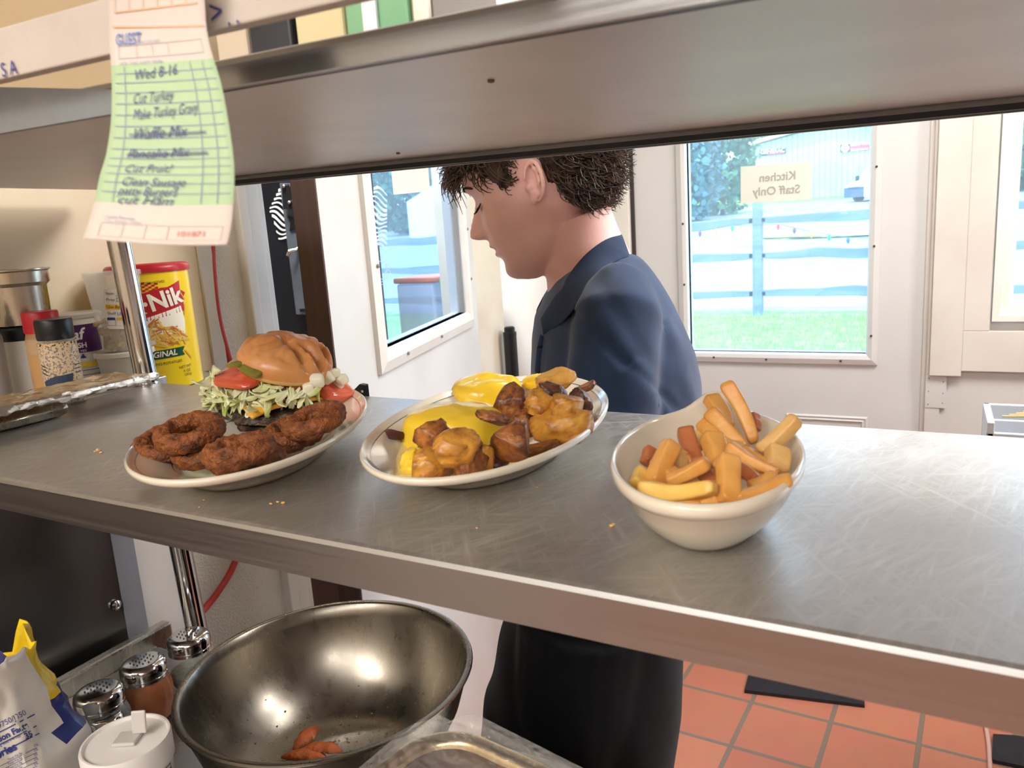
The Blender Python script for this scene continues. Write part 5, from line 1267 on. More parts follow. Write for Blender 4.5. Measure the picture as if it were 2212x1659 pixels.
# torso rows measured in the photo: row, front, back, half width across
ROWS = [(548, 1262, 1366, .050), (562, 1238, 1384, .075), (585, 1214, 1402, .112), (612, 1196, 1420, .140), (645, 1178, 1439, .164), (690, 1158, 1460, .178), (745, 1156, 1481, .184), (810, 1150, 1494, .184), (880, 1146, 1496, .182), (980, 1138, 1488, .180), (1080, 1130, 1478, .178), (1180, 1122, 1468, .170), (1270, 1116, 1462, .170)]
def slab(mb, rows, grow=0.0, pw=.86, n=56, off=0.0, sub=4):
    out = []
    for i in range(len(rows) - 1):
        for k in range(sub):
            t = k / sub; t2 = t
            out.append([rows[i][q] + (rows[i + 1][q] - rows[i][q]) * t2 for q in range(4)])
    out.append(list(rows[-1])); R = []
    for y, fx, bx, w in out:
        A, B = PD(fx, y, PDIST + off), PD(bx, y, PDIST + off); c = (A + B) / 2; h = (B - A) / 2; h = h * (1 + grow / h.length); w2 = w + grow; ring = []
        for i in range(n):
            a = 2 * pi * i / n; ca, sa = cos(a), sin(a)
            ring.append(c + h * math.copysign(abs(ca) ** pw, ca) + FH * w2 * math.copysign(abs(sa) ** pw, sa))
        R.append(ring)
    mb.rings(R)
slab(hm, ROWS, -.014)
def arm_pts(s):
    return [PD(1335, 650, PDIST + s * .130), PD(1335, 685, PDIST + s * .158), PD(1325, 790, PDIST + s * .172), PD(1315, 950, PDIST + s * .175), PD(1240, 1010, PDIST + s * .170), PD(1165, 1030, PDIST + s * .160)]
for s in (-1, 1):
    pts = arm_pts(s); hm.tube(pts, [.045, .047, .044, .040, .035, .028], 20)
    wv = (pts[-1] - pts[-2]).normalized(); pc_ = pts[-1] + wv * .045
    M = frame_M(wv, UP); b = MB(); lump(b, pc_, .050, .040, .016, M=M, amp=.05, nu=20, nv=10, pw=.7); hm.add(b.v, b.f)
    for k, (o_, L_) in enumerate(((-.030, .062), (-.010, .074), (.010, .070), (.029, .056))):
        q = pc_ + wv * .040 + (M @ Vector((0, o_, 0)))
        hm.tube([q, q + wv * L_ * .45 - UP * .006, q + wv * L_ * .78 - UP * .018, q + wv * L_ - UP * .034], [.009, .0088, .008, .006], 10)
    q = pc_ - wv * .015 + M @ Vector((0, -.034 if s < 0 else .034, 0)); sd = M @ Vector((0, -1 if s < 0 else 1, 0))
    hm.tube([q, q + wv * .025 + sd * .018, q + wv * .050 + sd * .022 - UP * .008, q + wv * .066 + sd * .018 - UP * .018], [.012, .011, .010, .007], 10)
LR = [(1330, 1102, 1458, .165), (1390, 1086, 1458, .170), (1440, 1076, 1456, .172), (1490, 1064, 1454, .172), (1560, 1046, 1447, .170), (1659, 1032, 1438, .160)]
def leg_pts(s):
    hip = PD(1270, 1330, PDIST + s * .085); kn = PD(1238, 1700, PDIST + s * .095); an = Vector((kn.x + .02, kn.y + .01, .085)); return [hip, hip.lerp(kn, .5), kn, kn.lerp(an, .4), an]
for s in (-1, 1):
    lp = leg_pts(s); hm.tube(lp, [.085, .075, .055, .055, .038], 20)
    b = MB(); lump(b, Vector((lp[-1].x, lp[-1].y, .045)) - RH * .05, .12, .042, .04, M=frame_M(-RH, UP), amp=.03, nu=20, nv=10, pw=.8); hm.add(b.v, b.f)
def remeshed(mb, name, mat, parent, vox, smooth_it=4, disp=None):
    o = mb.build('tmp_' + name, mat, None, recalc=True)
    mm = o.modifiers.new('r', 'REMESH'); mm.mode = 'VOXEL'; mm.voxel_size = vox
    sm = o.modifiers.new('s', 'SMOOTH'); sm.factor = .5; sm.iterations = smooth_it
    bpy.context.view_layer.update()
    dg = bpy.context.evaluated_depsgraph_get(); me = bpy.data.meshes.new_from_object(o.evaluated_get(dg)); bpy.data.objects.remove(o)
    me.materials.clear()
    for m in (mat if isinstance(mat, list) else [mat]): me.materials.append(m)
    if disp:
        for v in me.vertices: v.co = v.co + disp(v.co, v.normal)
    me.polygons.foreach_set('use_smooth', [True] * len(me.polygons)); me.update(); me.name = name
    n = bpy.data.objects.new(name, me); COL.objects.link(n)
    if parent is not None: adopt(n, parent)
    return n
body = remeshed(hm, 'body', [M_skin, M_lip_], person, .0026, 2)
for p in body.data.polygons:
    q = p.center - HO; f, l, u = q.dot(Fp), q.dot(Ln), q.dot(Upp)
    if f > .082 and abs(l) < .024 - abs(u + .047) * .9 and -.0585 < u < -.0375: p.material_index = 1
# shirt
sm_ = MB(); slab(sm_, ROWS, .003)
for s in (-1, 1):
    pts = arm_pts(s); e = pts[3].lerp(pts[4], .1)
    sm_.tube([pts[0].lerp(nb[3], .35), pts[0], pts[1], pts[1].lerp(pts[2], .5), pts[2], pts[2].lerp(pts[3], .95)], [.040, .050, .056, .056, .056, .057], 28)
def folds(co, n):
    a = (co - PD(1330, 700, PDIST - .2)); r = a.dot(RH); z = a.z
    k = .0045 * noise.noise(Vector((r * 14 + z * 9, z * 6 - r * 5, 2))) + .0020 * noise.noise(Vector((r * 40 + z * 22, z * 14, 7)))
    # seam where the sleeve joins and two soft drag folds below the shoulder
    for (x0, z0, x1, z1, d, w) in ((-.035, .0, .085, -.125, .0035, .006), (.02, -.06, .10, -.20, .0040, .012), (.075, -.02, .12, -.16, .003, .012)):
        vx, vz = x1 - x0, z1 - z0; L2 = vx * vx + vz * vz; t = ((r - x0) * vx + (z - z0) * vz) / L2
        if -.1 < t < 1.1: k += d * exp(-((((r - x0) * vz - (z - z0) * vx) / sqrt(L2)) / w) ** 2) * (-1 if d == .0035 else 1)
    return n * k
shirt = remeshed(sm_, 'polo_shirt', M_shirt, person, .0052, 12, folds)
# collar: laid on the shirt and the neck where the line of sight meets them
from mathutils.bvhtree import BVHTree
bt_s = BVHTree.FromPolygons([v.co for v in shirt.data.vertices], [tuple(p.vertices) for p in shirt.data.polygons])
bt_b = BVHTree.FromPolygons([v.co for v in body.data.vertices], [tuple(p.vertices) for p in body.data.polygons])
def surf(px, py, lift, tree=None):
    d = ray(px, py).normalized(); best = None
    for t in ([tree] if tree else [bt_s, bt_b]):
        h = t.ray_cast(CAM, d)
        if h[0] is not None and (best is None or h[3] < best): best = h[3]
    if best is None: best = PDIST / d.dot(FH)
    return CAM + d * (best - lift)
up_c = [(1352, 506), (1330, 506), (1300, 520), (1262, 550), (1226, 598), (1198, 644), (1166, 692)]
lo_c = [(1370, 552), (1350, 556), (1322, 566), (1284, 600), (1250, 652), (1216, 700), (1172, 724)]
b = MB(); r0 = [surf(*q, -.004, bt_b) if k < 5 else surf(*q, .001) for k, q in enumerate(up_c)]; r1 = [surf(px, py, .005) for px, py in up_c]
r2 = [surf((u[0] + l[0]) / 2, (u[1] + l[1]) / 2, .012) for u, l in zip(up_c, lo_c)]; r3 = [surf(*q, .007) for q in lo_c]; r4 = [surf(*q, .001) for q in lo_c]
rows = []
ctr = PD(1280, 600, PDIST)
for r in (r0, r1, r2, r3, r4):   # same collar on the far side
    far = [p + FH * (2 * (PDIST + .004 - (p - CAM).dot(FH))) for p in r]
    rows.append(far[:0:-1] + r)
b.rings(rows, 0, False, False, closed=False)
b.build('collar', pm('navy_collar_cloth', (38, 57, 86), (32, 49, 76), scale=30, rough=.9, bump=.06, bscale=900), shirt, recalc=False, mod={'solidify': .002, 'subsurf': 2})
b = MB(); b.tube([surf(1172, 724, .001), surf(1168, 752, .001), surf(1164, 800, .001), surf(1160, 850, .001), surf(1158, 890, .001)], [.004, .006, .006, .006, .006], 10); b.build('placket', M_shirt, shirt)
for px, py in ((1167, 748), (1163, 806)): b = MB(); lump(b, surf(px, py, .006), .005, .005, .003, amp=0); b.build('button', M_black, shirt)
# trousers and shoes
tm = MB(); slab(tm, [(1130, 1122, 1470, .168), (1240, 1116, 1464, .168)] + LR, .004, pw=.85)
for s in (-1, 1):
    lp = leg_pts(s); tm.tube(lp, [.105, .10, .080, .082, .070], 24)
def tfold(co, n):
    a = co - PD(1250, 1450, PDIST); r = a.dot(RH)
    return n * (.006 * noise.noise(Vector((r * 16 + a.z * 3, a.z * 5, 1))) + .004 * gauss(r - .16 - a.z * .06, .012) + .005 * gauss(r + .165 + a.z * .3, .014))
remeshed(tm, 'trousers', M_trou, person, .006, 6, tfold)
for s in (-1, 1):
    lp = leg_pts(s); b = MB(); lump(b, Vector((lp[-1].x, lp[-1].y, .048)) - RH * .055, .14, .052, .0475, M=frame_M(-RH, UP), amp=.05, nu=28, nv=14, pw=.8, flat=-.047); b.build('shoe', M_black, person)
# eyebrow, lashes
b = MB()
for s in (1, -1):
    for k in range(26):
        t = k / 25; l = s * (.014 + .038 * t); u = .043 + .004 * sin(pi * t) - .006 * t
        f = .100 - (abs(l) / .075) ** 2.2 * .052
        b.tube([hd(f, l, u), hd(f + .002, l + s * .004, u + .002), hd(f + .001, l + s * .009, u + .0005)], [.0013, .0012, .0004], 5)
b.build('eyebrow', M_brow, body)
b = MB()
for s in (1, -1):
    for k in range(22):
        t = k / 21; l = s * (.020 + .027 * t); f = .0945 - (abs(l) / .075) ** 2.2 * .05 + .0012; u = .0155 - .003 * sin(pi * t)
        b.tube([hd(f - .002, l, u), hd(f + .003, l, u - .0035), hd(f + .0065, l + s * .002, u - .005)], [.0008, .0006, .0002], 4)
b.build('eyelashes', M_brow, body)
# hair: a cap on the scalp and many curled locks
def hairline(f):
    return itp([(-.12, -.060), (-.085, -.064), (-.060, -.058), (-.040, -.040), (-.030, .000), (-.026, .040), (.010, .046), (.022, .020), (.032, .012), (.044, .030), (.058, .055), (.085, .072), (.13, .076)], f)
hc = MB(); rng = random.Random(21)
capR = []
for k in range(40):
    u = -.066 + .199 * k / 39; ring = []
    for i in range(64):
        f, l = head_surface(u, 2 * pi * i / 64); hl = hairline(f)
        inside = min(1, max(0, (u - hl) / .012)); nrm_ = Vector((f - .0, l, (u - .03) * .9)).normalized()
        g = (.010 + .006 * noise.noise(Vector((f * 40, l * 40, u * 40)))) * inside - .004 * (1 - inside)
        ring.append(hd(f + nrm_.x * g, l + nrm_.y * g, u + nrm_.z * g))
    capR.append(ring)
hc.rings(capR)
def lock(f, l, u, d, L_, r0, curl, n=9):
    p = Vector((f, l, u)); d = d.normalized(); pts = []; rad = []
    ph = rng.uniform(0, 6.28); a1 = d.orthogonal().normalized(); a2 = d.cross(a1)
    for k in range(n):
        t = k / (n - 1); c = p + d * (L_ * t) + Vector((-.25 * L_ * t * t, 0, -.30 * L_ * t * t))
        w = curl * (t ** .8); q = c + (a1 * cos(ph + t * 7) + a2 * sin(ph + t * 7)) * w
        pts.append(hd(*q)); rad.append(r0 * (1 - t) ** .6 + .0003)
    hc.tube(pts, rad, 4)
for k in range(8500):
    u = rng.uniform(-.064, .132); a = rng.uniform(0, 2 * pi); f, l = head_surface(u, a)
    if u < hairline(f) + .002: continue
    nr = Vector((f - .0, l * 1.2, (u - .02) * 1.0)).normalized()
    low = max(0, min(1, (.05 - u) / .1))
    front = f > .06
    d = nr * rng.uniform(.35, .9) + Vector((rng.uniform(-.5, .2), rng.uniform(-.4, .4), rng.uniform(-.9, .1))) if not front else nr * .6 + Vector((rng.uniform(.1, .8), rng.uniform(-.4, .4), rng.uniform(-.9, -.1)))
    L_ = rng.uniform(.020, .042) * (1 - .35 * low) * (1.25 if u > .05 else 1.0) * (1.15 if front else 1)
    if -.03 < f < .045 and u < .07: L_ *= .45; d = nr * .25 + Vector((-.8, 0, -.5))
    lock(f, l, u, d, L_, rng.uniform(.0005, .0014), rng.uniform(.003, .009))
hair = hc.build('hair', M_hair, body, recalc=False)
# ------------------------------------------------------------------ signs and papers on the glass
def glass_sheet(name, label, quad, mat, cat='sign'):
    b = MB(); b.rings([quad, [q + Vector((0, .0006, 0)) for q in quad]]); o = b.build(name, mat, smooth=False); return tag(o, label, cat)
GY = WALL_Y + 0.012 + .016
sq = [P(1600, 440, 1, GY), P(1753, 430, 1, GY), P(1755, 350, 1, GY), P(1600, 360, 1, GY)]
M_sign = pm('translucent_sign_paper', (222, 226, 214), rough=.7)
sign = glass_sheet('staff_sign', 'paper Kitchen Staff Only sign seen from behind on the door glass', sq, M_sign)
b = MB(); cx_ = (sq[0] + sq[1] + sq[2] + sq[3]) / 4; ux = (sq[1] - sq[0]).normalized(); uz = (sq[2] - sq[1]).normalized(); uz = (uz - ux * ux.dot(uz)).normalized()
def sf(ox, oy): return lambda x, y: cx_ + ux * (ox - x) + uz * (oy + y) - Vector((0, .0008, 0))
put_text(b, 'Kitchen', .036, sf(.005, .018), 0, bold=.0006); put_text(b, 'Staff Only', .036, sf(.002, -.024), 0, bold=.0006)
b.build('lettering', pm('show_through_text', (176, 172, 160), rough=.7), sign, smooth=False, recalc=False)
# paper taped to the other door
pq = [MD @ Vector(v) for v in ((.335, .012, 1.585), (.60, .012, 1.600), (.60, .012, 1.80), (.335, .012, 1.80))]
b = MB(); b.rings([pq, [q - dnrm * .0006 for q in pq]]); o = b.build('paper_sheet', pm('cream_sheet', (226, 224, 208), rough=.7), smooth=False); tag(o, 'blank back of a paper sheet taped to the glass of the open door', 'paper')
# ------------------------------------------------------------------ next room: dark cooler, bottle opener plate, table with tubs
CY_ = 1.95; xa = P(560, 600, 1, CY_).x - .15; xb = P(826, 600, 1, CY_).x
cool = thing('black_cooler', 'tall black beverage cooler with white wavy stripes behind the open door', 'cooler', ((xa + xb) / 2, CY_ + .3, 0))
b = MB(); kx = (CY_ + .28) / CY_; b.rings([[Vector((xa, CY_, .02)), Vector((xb, CY_, .02)), Vector((xb * kx - .05, CY_ + .28, .02)), Vector((xa - .1, CY_ + .28, .02))], [Vector((xa, CY_, 1.8)), Vector((xb, CY_, 1.8)), Vector((xb * kx - .05, CY_ + .28, 1.8)), Vector((xa - .1, CY_ + .28, 1.8))]])
b.build('cooler_body', pm('cooler_black', (16, 19, 24), (22, 25, 31), scale=6, rough=.3), cool, smooth=False)
def cf(px, py, d=.004): return P(px, py, 1, CY_ - d)
b = MB()
def stripe(x0, x1, yb, n=14):
    for k in range(n):
        y = yb + k * 11.0
        top, bot = [], []
        for i in range(13):
            t = i / 12; px = x0 + (x1 - x0) * t; w = 6 * sin(t * 7 + k * .55) + 20 * t
            env = 1.0 - abs(k - n / 2 + .5) / (n / 2) * .45
            if t < 1 - env: continue
            th = 2.6 * (1 + .35 * sin(t * 5 + k))
            top.append(cf(px, y + w - th)); bot.append(cf(px, y + w + th))
        for i in range(len(top) - 1): b.add([top[i], top[i + 1], bot[i + 1], bot[i]], [(0, 1, 2, 3)])
stripe(578, 634, 402, 10); b.build('zebra_stripes', pm('stripe_white', (226, 230, 234), rough=.4), cool, smooth=False, recalc=False)
b = MB(); stripe(786, 836, 398, 12)
b.build('zebra_stripes', pm('stripe_white', (226, 230, 234), rough=.4), cool, smooth=False, recalc=False)
b = MB()
for i, ch in enumerate('CLAMORE'):
    a = radians(110 - i * 30); p = cf(815 + 24 * cos(a), 585 - 26 * sin(a)); put_text(b, ch, .028, lambda x, y, p=p: p + Vector((x, 0, y)))
b.build('round_lettering', pm('letter_white', (214, 222, 228), rough=.5), cool, smooth=False, recalc=False)
def strip_quad(name, pts, mat, par, d=.03, dep=.03):
    q = [P(px, py, 1, CY_ - d) for px, py in pts]; b = MB(); b.rings([q, [v + Vector((0, dep, 0)) for v in q]]); return b.build(name, mat, par, smooth=False)
plate = thing('tap_plate', 'grey steel drink tap plate with a black bottle opener, seen through the door gap', 'tap', cf(640, 600).to_tuple())
strip_quad('back_plate', [(604, 395), (652, 395), (676, 680), (640, 679)], pm('tap_steel', (112, 122, 134), (100, 110, 122), scale=12, rough=.35, metal=.5), plate)
strip_quad('black_box', [(608, 398), (640, 398), (642, 452), (612, 452)], M_black, plate, .05, .03)
for px, py in ((613, 402), (629, 400), (625, 437)): b = MB(); lump(b, P(px, py, 1, CY_ - .055), .006, .006, .006, amp=0); b.build('knob', M_chrome, plate)
q = [(621, 466), (630, 470), (638, 465), (636, 483), (642, 498), (632, 495), (625, 499), (627, 483)]
strip_quad('bottle_opener', q, M_black, plate, .036, .008)
b = MB(); b.tube([P(622, 551, 1, CY_ - .055), P(626, 542, 1, CY_ - .06), P(636, 540, 1, CY_ - .05), P(643, 538, 1, CY_ - .035)], [.006, .007, .007, .009], 12); b.build('tap_spout', M_chrome, plate)
b = MB(); [b.box((P(px0, 668, 1, CY_ - .034).x, CY_ - .036, P(px0, py0, 1, CY_ - .034).z), (P(px1, 668, 1, CY_ - .034).x, CY_ - .033, P(px0, py1, 1, CY_ - .034).z)) for px0, px1, py0, py1 in ((648, 666, 674, 667),)]
b.build('drip_slot', M_black, plate, smooth=False)
# table under the next room's window
TZ = 1.02; TY = 2.40
tb = thing('side_table', 'dark table below the next room window seen through the open door glass', 'table', (-2.1, TY, 0))
MB().box((-2.95, TY - .15, TZ - .03), (-1.5, TY + .15, TZ)).build('tabletop', pm('table_grey', (96, 104, 118), rough=.3), tb, smooth=False)
for x in (-2.9, -1.55):
    for y in (TY - .11, TY + .11): MB().box((x - .02, y - .02, 0), (x + .02, y + .02, TZ - .03)).build('leg', M_black, tb, smooth=False)
def tub_at(px0, px1, pyt, pyb, y, name, label, Mb, Ml, lidh=.02):
    a, c = P(px0, pyt, 1, y), P(px1, pyt, 1, y); w = c.x - a.x; zt_ = P((px0 + px1) / 2, pyt, 1, y).z; zb_ = TZ + .001
    t = thing(name, label, 'tub', ((a.x + c.x) / 2, y + .08, zb_))
    MB().box((a.x + w * .04, y, zb_), (c.x - w * .04, y + .17, zt_ - lidh)).build('tub_body', Mb, t, smooth=False, mod={'bevel': .01})
    MB().box((a.x, y - .006, zt_ - lidh), (c.x, y + .176, zt_)).build('tub_lid', Ml, t, smooth=False, mod={'bevel': .006})
tub_at(850, 938, 600, 680, TY - .11, 'storage_tub', 'frosted storage tub with an orange lid behind the open door glass', pm('frosted_tub', (222, 230, 240), rough=.4, alpha=.6), pm('orange_lid', (250, 122, 80), rough=.4))
tub_at(948, 1000, 600, 660, TY - .11, 'storage_tub', 'frosted storage tub with a green lid behind the open door glass', MATS['frosted_tub'], pm('green_lid', (70, 176, 112), rough=.4), .035)
# window in the next room
w2 = struct(bpy.data.objects.new('window_2', None)); COL.objects.link(w2); w2.location = (-2.4, WALL_Y, .75); bpy.context.view_layer.update()
moulding(-3.36, -1.59, .79, 2.06, .05, WALL_Y - .004, 'window_frame', w2, M_white)
b = MB()
for x in (-2.05, -2.72): b.box((x - .022, WALL_Y + .01, .79), (x + .022, WALL_Y + .05, 2.06))
b.build('mullion', M_white, w2, smooth=False)
MB().box((-3.36, WALL_Y + .02, .79), (-1.59, WALL_Y + .026, 2.06)).build('glass', M_pane, w2, smooth=False)
# black capped tube by the door post
p = P(1100, 705, 0, WALL_X + .035); tu = thing('black_tube', 'black capped tube standing against the post beside the open door hinges', 'tube', (p.x, p.y, 0))
MB().lathe([(.021, 0), (.021, p.z - .03)], 28, c=(p.x, p.y, 0)).build('tube_body', M_black, tu)
MB().lathe([(.0215, 0), (.0215, .012), (.017, .014), (.017, .026), (.012, .030), (.001, .030)], 28, c=(p.x, p.y, p.z - .03)).build('tube_cap', M_black, tu)
# black clip on the back edge of the shelf behind the burger plate
p = P(772, 860, 1, .742); sb = .716 - .03 * p.x
cl = thing('shelf_clip', 'small black riveted clip on the back edge of the shelf beside the burger platter', 'clip', (p.x, sb + .004, ZS - .03))
b = MB(); zt_ = P(780, 832, 1, sb).z; x0 = P(765, 860, 1, sb).x; x1 = P(789, 860, 1, sb).x
R = [[Vector((x0, y, ZS - .03)), Vector((x1, y, ZS - .03)), Vector((x1, y, zt_)), Vector((x1 - .008, y, zt_ + .001)), Vector((x0, y, ZS + .006))] for y in (sb + .001, sb + .009)]
b.rings(R); b.build('clip_body', M_black, cl, smooth=False, mod={'bevel': .001})
b = MB(); lump(b, Vector((x1 - .004, sb + .0005, zt_ - .008)), .002, .0012, .002, amp=0); b.build('rivet', M_chrome, cl)
# grey wire caddy with chopsticks at the right
by = 1.65; A = P(2133, 912, 1, by); Bz = A.z - .13; ca_ = thing('chopstick_bin', 'grey divided bin holding wooden chopsticks at the right edge behind the shelf', 'bin', (A.x + .12, by + .05, Bz))
b = MB(); x0, x1, y0_, y1_ = A.x, A.x + .26, by, by + .16
for lo, hi in (((x0, y0_, Bz), (x1, y1_, Bz + .004)), ((x0, y0_, Bz), (x0 + .012, y1_, A.z)), ((x1 - .012, y0_, Bz), (x1, y1_, A.z)), ((x0, y0_, Bz), (x1, y0_ + .010, A.z - .02)), ((x0, y1_ - .010, Bz), (x1, y1_, A.z)), ((x0, y0_ + .07, Bz), (x1, y0_ + .078, A.z - .012))): b.box(lo, hi)
b.build('bin_body', pm('bin_grey', (206, 210, 216), rough=.35), ca_, smooth=False, mod={'bevel': .003})
for k in range(5):
    b = MB(); b.tube([(x0 + .03 + k * .012, y0_ + .10 + .007 * k, A.z - .012 + .002 * k), (x0 + .24, y0_ + .105 + .006 * k, A.z + .001 * k)], [.002, .003], 8)
    tag(center_origin(b.build('chopstick', pm('bamboo', (206, 176, 120), rough=.6))), 'wooden chopstick lying in the grey bin at the right edge', 'chopstick', 'chopsticks in the grey bin')
stn = thing('service_stand', 'plain stand holding the grey chopstick bin beyond the shelf', 'stand', (A.x + .2, by + .08, 0))
MB().box((A.x - .01, by - .02, Bz - .03), (A.x + .6, by + .35, Bz - .0008)).build('stand_top', pm('stand_grey', (190, 190, 188), rough=.4), stn, smooth=False)
for x in (A.x + .35, A.x + .57):
    for y in (by + .02, by + .31): MB().box((x - .015, y - .015, 0), (x + .015, y + .015, Bz - .03)).build('leg', MATS['stand_grey'], stn, smooth=False)
# floor mats
def mat_on_floor(pts, label):
    q = [P(px, py, 2, .012) for px, py in pts]; b = MB(); b.rings([[Vector((v.x, v.y, .0005)) for v in q], q]); o = b.build('floor_mat', pm('black_rubber', (24, 26, 32), (32, 34, 40), scale=40, rough=.5, bump=.5, bscale=120), smooth=False); center_origin(o); tag(o, label, 'mat')
mat_on_floor([(1608, 1490), (1868, 1522), (1862, 1400), (1640, 1370)], 'black rubber mat edge on the tiles in front of the kitchen door')
mat_on_floor([(2143, 1640), (2420, 1700), (2400, 1600), (2145, 1585)], 'black ribbed mat on the tiles at the lower right corner')
hose([P(2128, 1560, 2, .006), P(2135, 1600, 2, .006), P(2138, 1640, 2, .006), P(2140, 1700, 2, .006)], .006, 'clear_tube', 'thin clear tube lying on the tiles beside the right mat', pm('tube_clear', (214, 170, 160), rough=.2))

# ------------------------------------------------------------------ outdoors
M_grass = pm('lawn', (96, 140, 56), (140, 172, 74), scale=9, rough=.9, bump=.8, bscale=60, detail=8)
M_road = pm('pale_road', (140, 148, 156), (150, 157, 164), scale=3, rough=.85)
M_lot = pm('gravel_lot', (150, 153, 154), (126, 132, 136), scale=2.2, rough=.95, detail=8)
GP = [(2.72, -.25), (6.0, -.02), (9.6, .27), (10.6, .30), (14.0, .50), (14.6, .55), (17, .76), (24, 1.12), (35, 1.62), (48, 2.3), (90, 3.4)]
def gz(y): return itp(GP, y)
def ground(name, ya, yb, mat, x0=-22, x1=12, ny=10, bumpy=0.0, kind='structure'):
    b = MB(); nx = 16; 
    for j in range(ny + 1):
        y = ya + (yb - ya) * j / ny
        for i in range(nx + 1):
            x = x0 + (x1 - x0) * i / nx; k = 1 + max(0, y - 20) / 20; b.v.append(Vector((x * k, y, gz(y) + bumpy * noise.noise(Vector((x * .7, y * .7, 0))))))
    for j in range(ny):
        for i in range(nx): a = j * (nx + 1) + i; b.f.append((a, a + 1, a + nx + 2, a + nx + 1)); b.mi.append(0)
    o = b.build(name, mat, recalc=False); tag(o, kind=kind); return o
ground('ground_lawn', 2.72, 9.9, M_grass, bumpy=.02)
ground('ground_road', 9.9, 14.2, M_road); ground('ground_lot', 14.2, 36, M_lot, ny=16); ground('ground_field', 36, 90, M_grass)
# short grass blades near the fence
gv = MB(); rng = random.Random(2)
for k in range(9000):
    y = rng.uniform(5.2, 9.5); x = rng.uniform(-.36 * y, .04 * y) if rng.random() < .8 else rng.uniform(-1.1 * y, -.36 * y); z = gz(y); h = rng.uniform(.03, .09); w = .006; a = rng.uniform(0, pi); dx, dy = w * cos(a), w * sin(a); t = Vector((rng.uniform(-.03, .03), rng.uniform(-.03, .03), h))
    gv.add([(x - dx, y - dy, z - .01), (x + dx, y + dy, z - .01), Vector((x, y, z)) + t], [(0, 1, 2)])
o = gv.build('grass_blades', pm('grass_blade', (120, 160, 62), (158, 186, 84), scale=3, rough=.8), recalc=False); tag(o, 'short green grass blades on the lawn before the rail fence', 'grass', kind='stuff')
# weedy patch beside the lot
b = MB(); c = P(1800, 520, 1, 19); lump(b, Vector((c.x + .6, 19, gz(19) - .02)), 2.4, 1.1, .10, amp=.3, seed=3, nu=30, nv=10); o = b.build('grass_patch', pm('weeds', (140, 168, 72), (176, 190, 110), scale=5, rough=.9)); tag(o, 'yellow-green weedy patch on the gravel beyond the string lights', 'grass', kind='stuff')
# split rail fence
FY = 9.6; fx = P(1637, 560, 1, FY).x
M_rail = pm('weathered_rail', (112, 128, 150), (92, 108, 132), scale=3, rough=.85, stretch=(.3, 3, 3), bump=.4, bscale=20)
fence = thing('rail_fence', 'weathered three-rail split fence on the lawn edge outside', 'fence', (fx, FY, gz(FY)))
for k in range(-3, 4):
    x = fx + k * 2.9; b = MB(); R = []
    for z, w in ((-.1, .056), (.4, .055), (1.0, .054), (1.38, .052)): R.append([Vector((x + w * sx_, FY + .05 * sy_, gz(FY) + z)) for sx_, sy_ in ((-1, -1), (1, -1), (1.05, 1), (-1, 1))])
    b.rings(R); b.build('fence_post', M_rail, fence, smooth=False, mod={'bevel': .01})
for zi, (pyl, pyr) in enumerate(((485, 476), (556, 552), (637, 634))):
    z = P(1637, pyr, 1, FY).z
    for k in range(-3, 3):
        xa_, xb_ = fx + k * 2.9 - .1, fx + (k + 1) * 2.9 + .1; rg = random.Random(zi * 10 + k); b = MB(); R = []
        for i in range(9):
            t = i / 8; h = .058 * (1 - .45 * abs(2 * t - 1) ** 2) * rg.uniform(.85, 1.1); zz = z + .03 * sin(pi * t) * rg.uniform(-1, 1) - (.05 * (1 - t) if k == -1 else 0) * (zi == 0)
            R.append([Vector((xa_ + (xb_ - xa_) * t, FY + dy_ * .04, zz + dz_ * h)) for dy_, dz_ in ((-1, -1), (1, -.8), (1, .9), (-1, 1))])
        b.rings(R); b.build('fence_rail', M_rail, fence, smooth=False, mod={'bevel': .008})
# string lights under the top rail
sl = thing('string_lights', 'string of coloured holiday bulbs hung along the rail fence', 'string lights', (fx, FY - .07, gz(FY) + .9))
M_bulbs = {'purple': (96, 50, 190), 'orange': (250, 150, 70), 'teal': (20, 160, 140), 'red': (220, 40, 70), 'blue': (40, 90, 200)}
bl = [(1512, 505, 'purple'), (1547, 500, 'orange'), (1582, 493, 'teal'), (1681, 490, 'red'), (1716, 498, 'purple'), (1753, 507, 'orange'), (1791, 513, 'teal'), (1832, 519, 'blue')]
wire = [P(px, py - 6, 1, FY - .07) for px, py, _ in bl]; wire = [wire[0] + Vector((-1.2, 0, .0))] + wire + [wire[-1] + Vector((.5, 0, -.03))]
b = MB(); b.tube(wire, .004, 6); b.build('wire', pm('green_wire', (60, 90, 80), rough=.6), sl)
for px, py, cn in bl:
    p = P(px, py, 1, FY - .07); b = MB(); b.lathe([(.004, .035), (.012, .030), (.020, .010), (.018, -.012), (.008, -.034), (.001, -.04)], 14, c=p); b.build('bulb', pm('bulb_' + cn, M_bulbs[cn], rough=.2), sl)
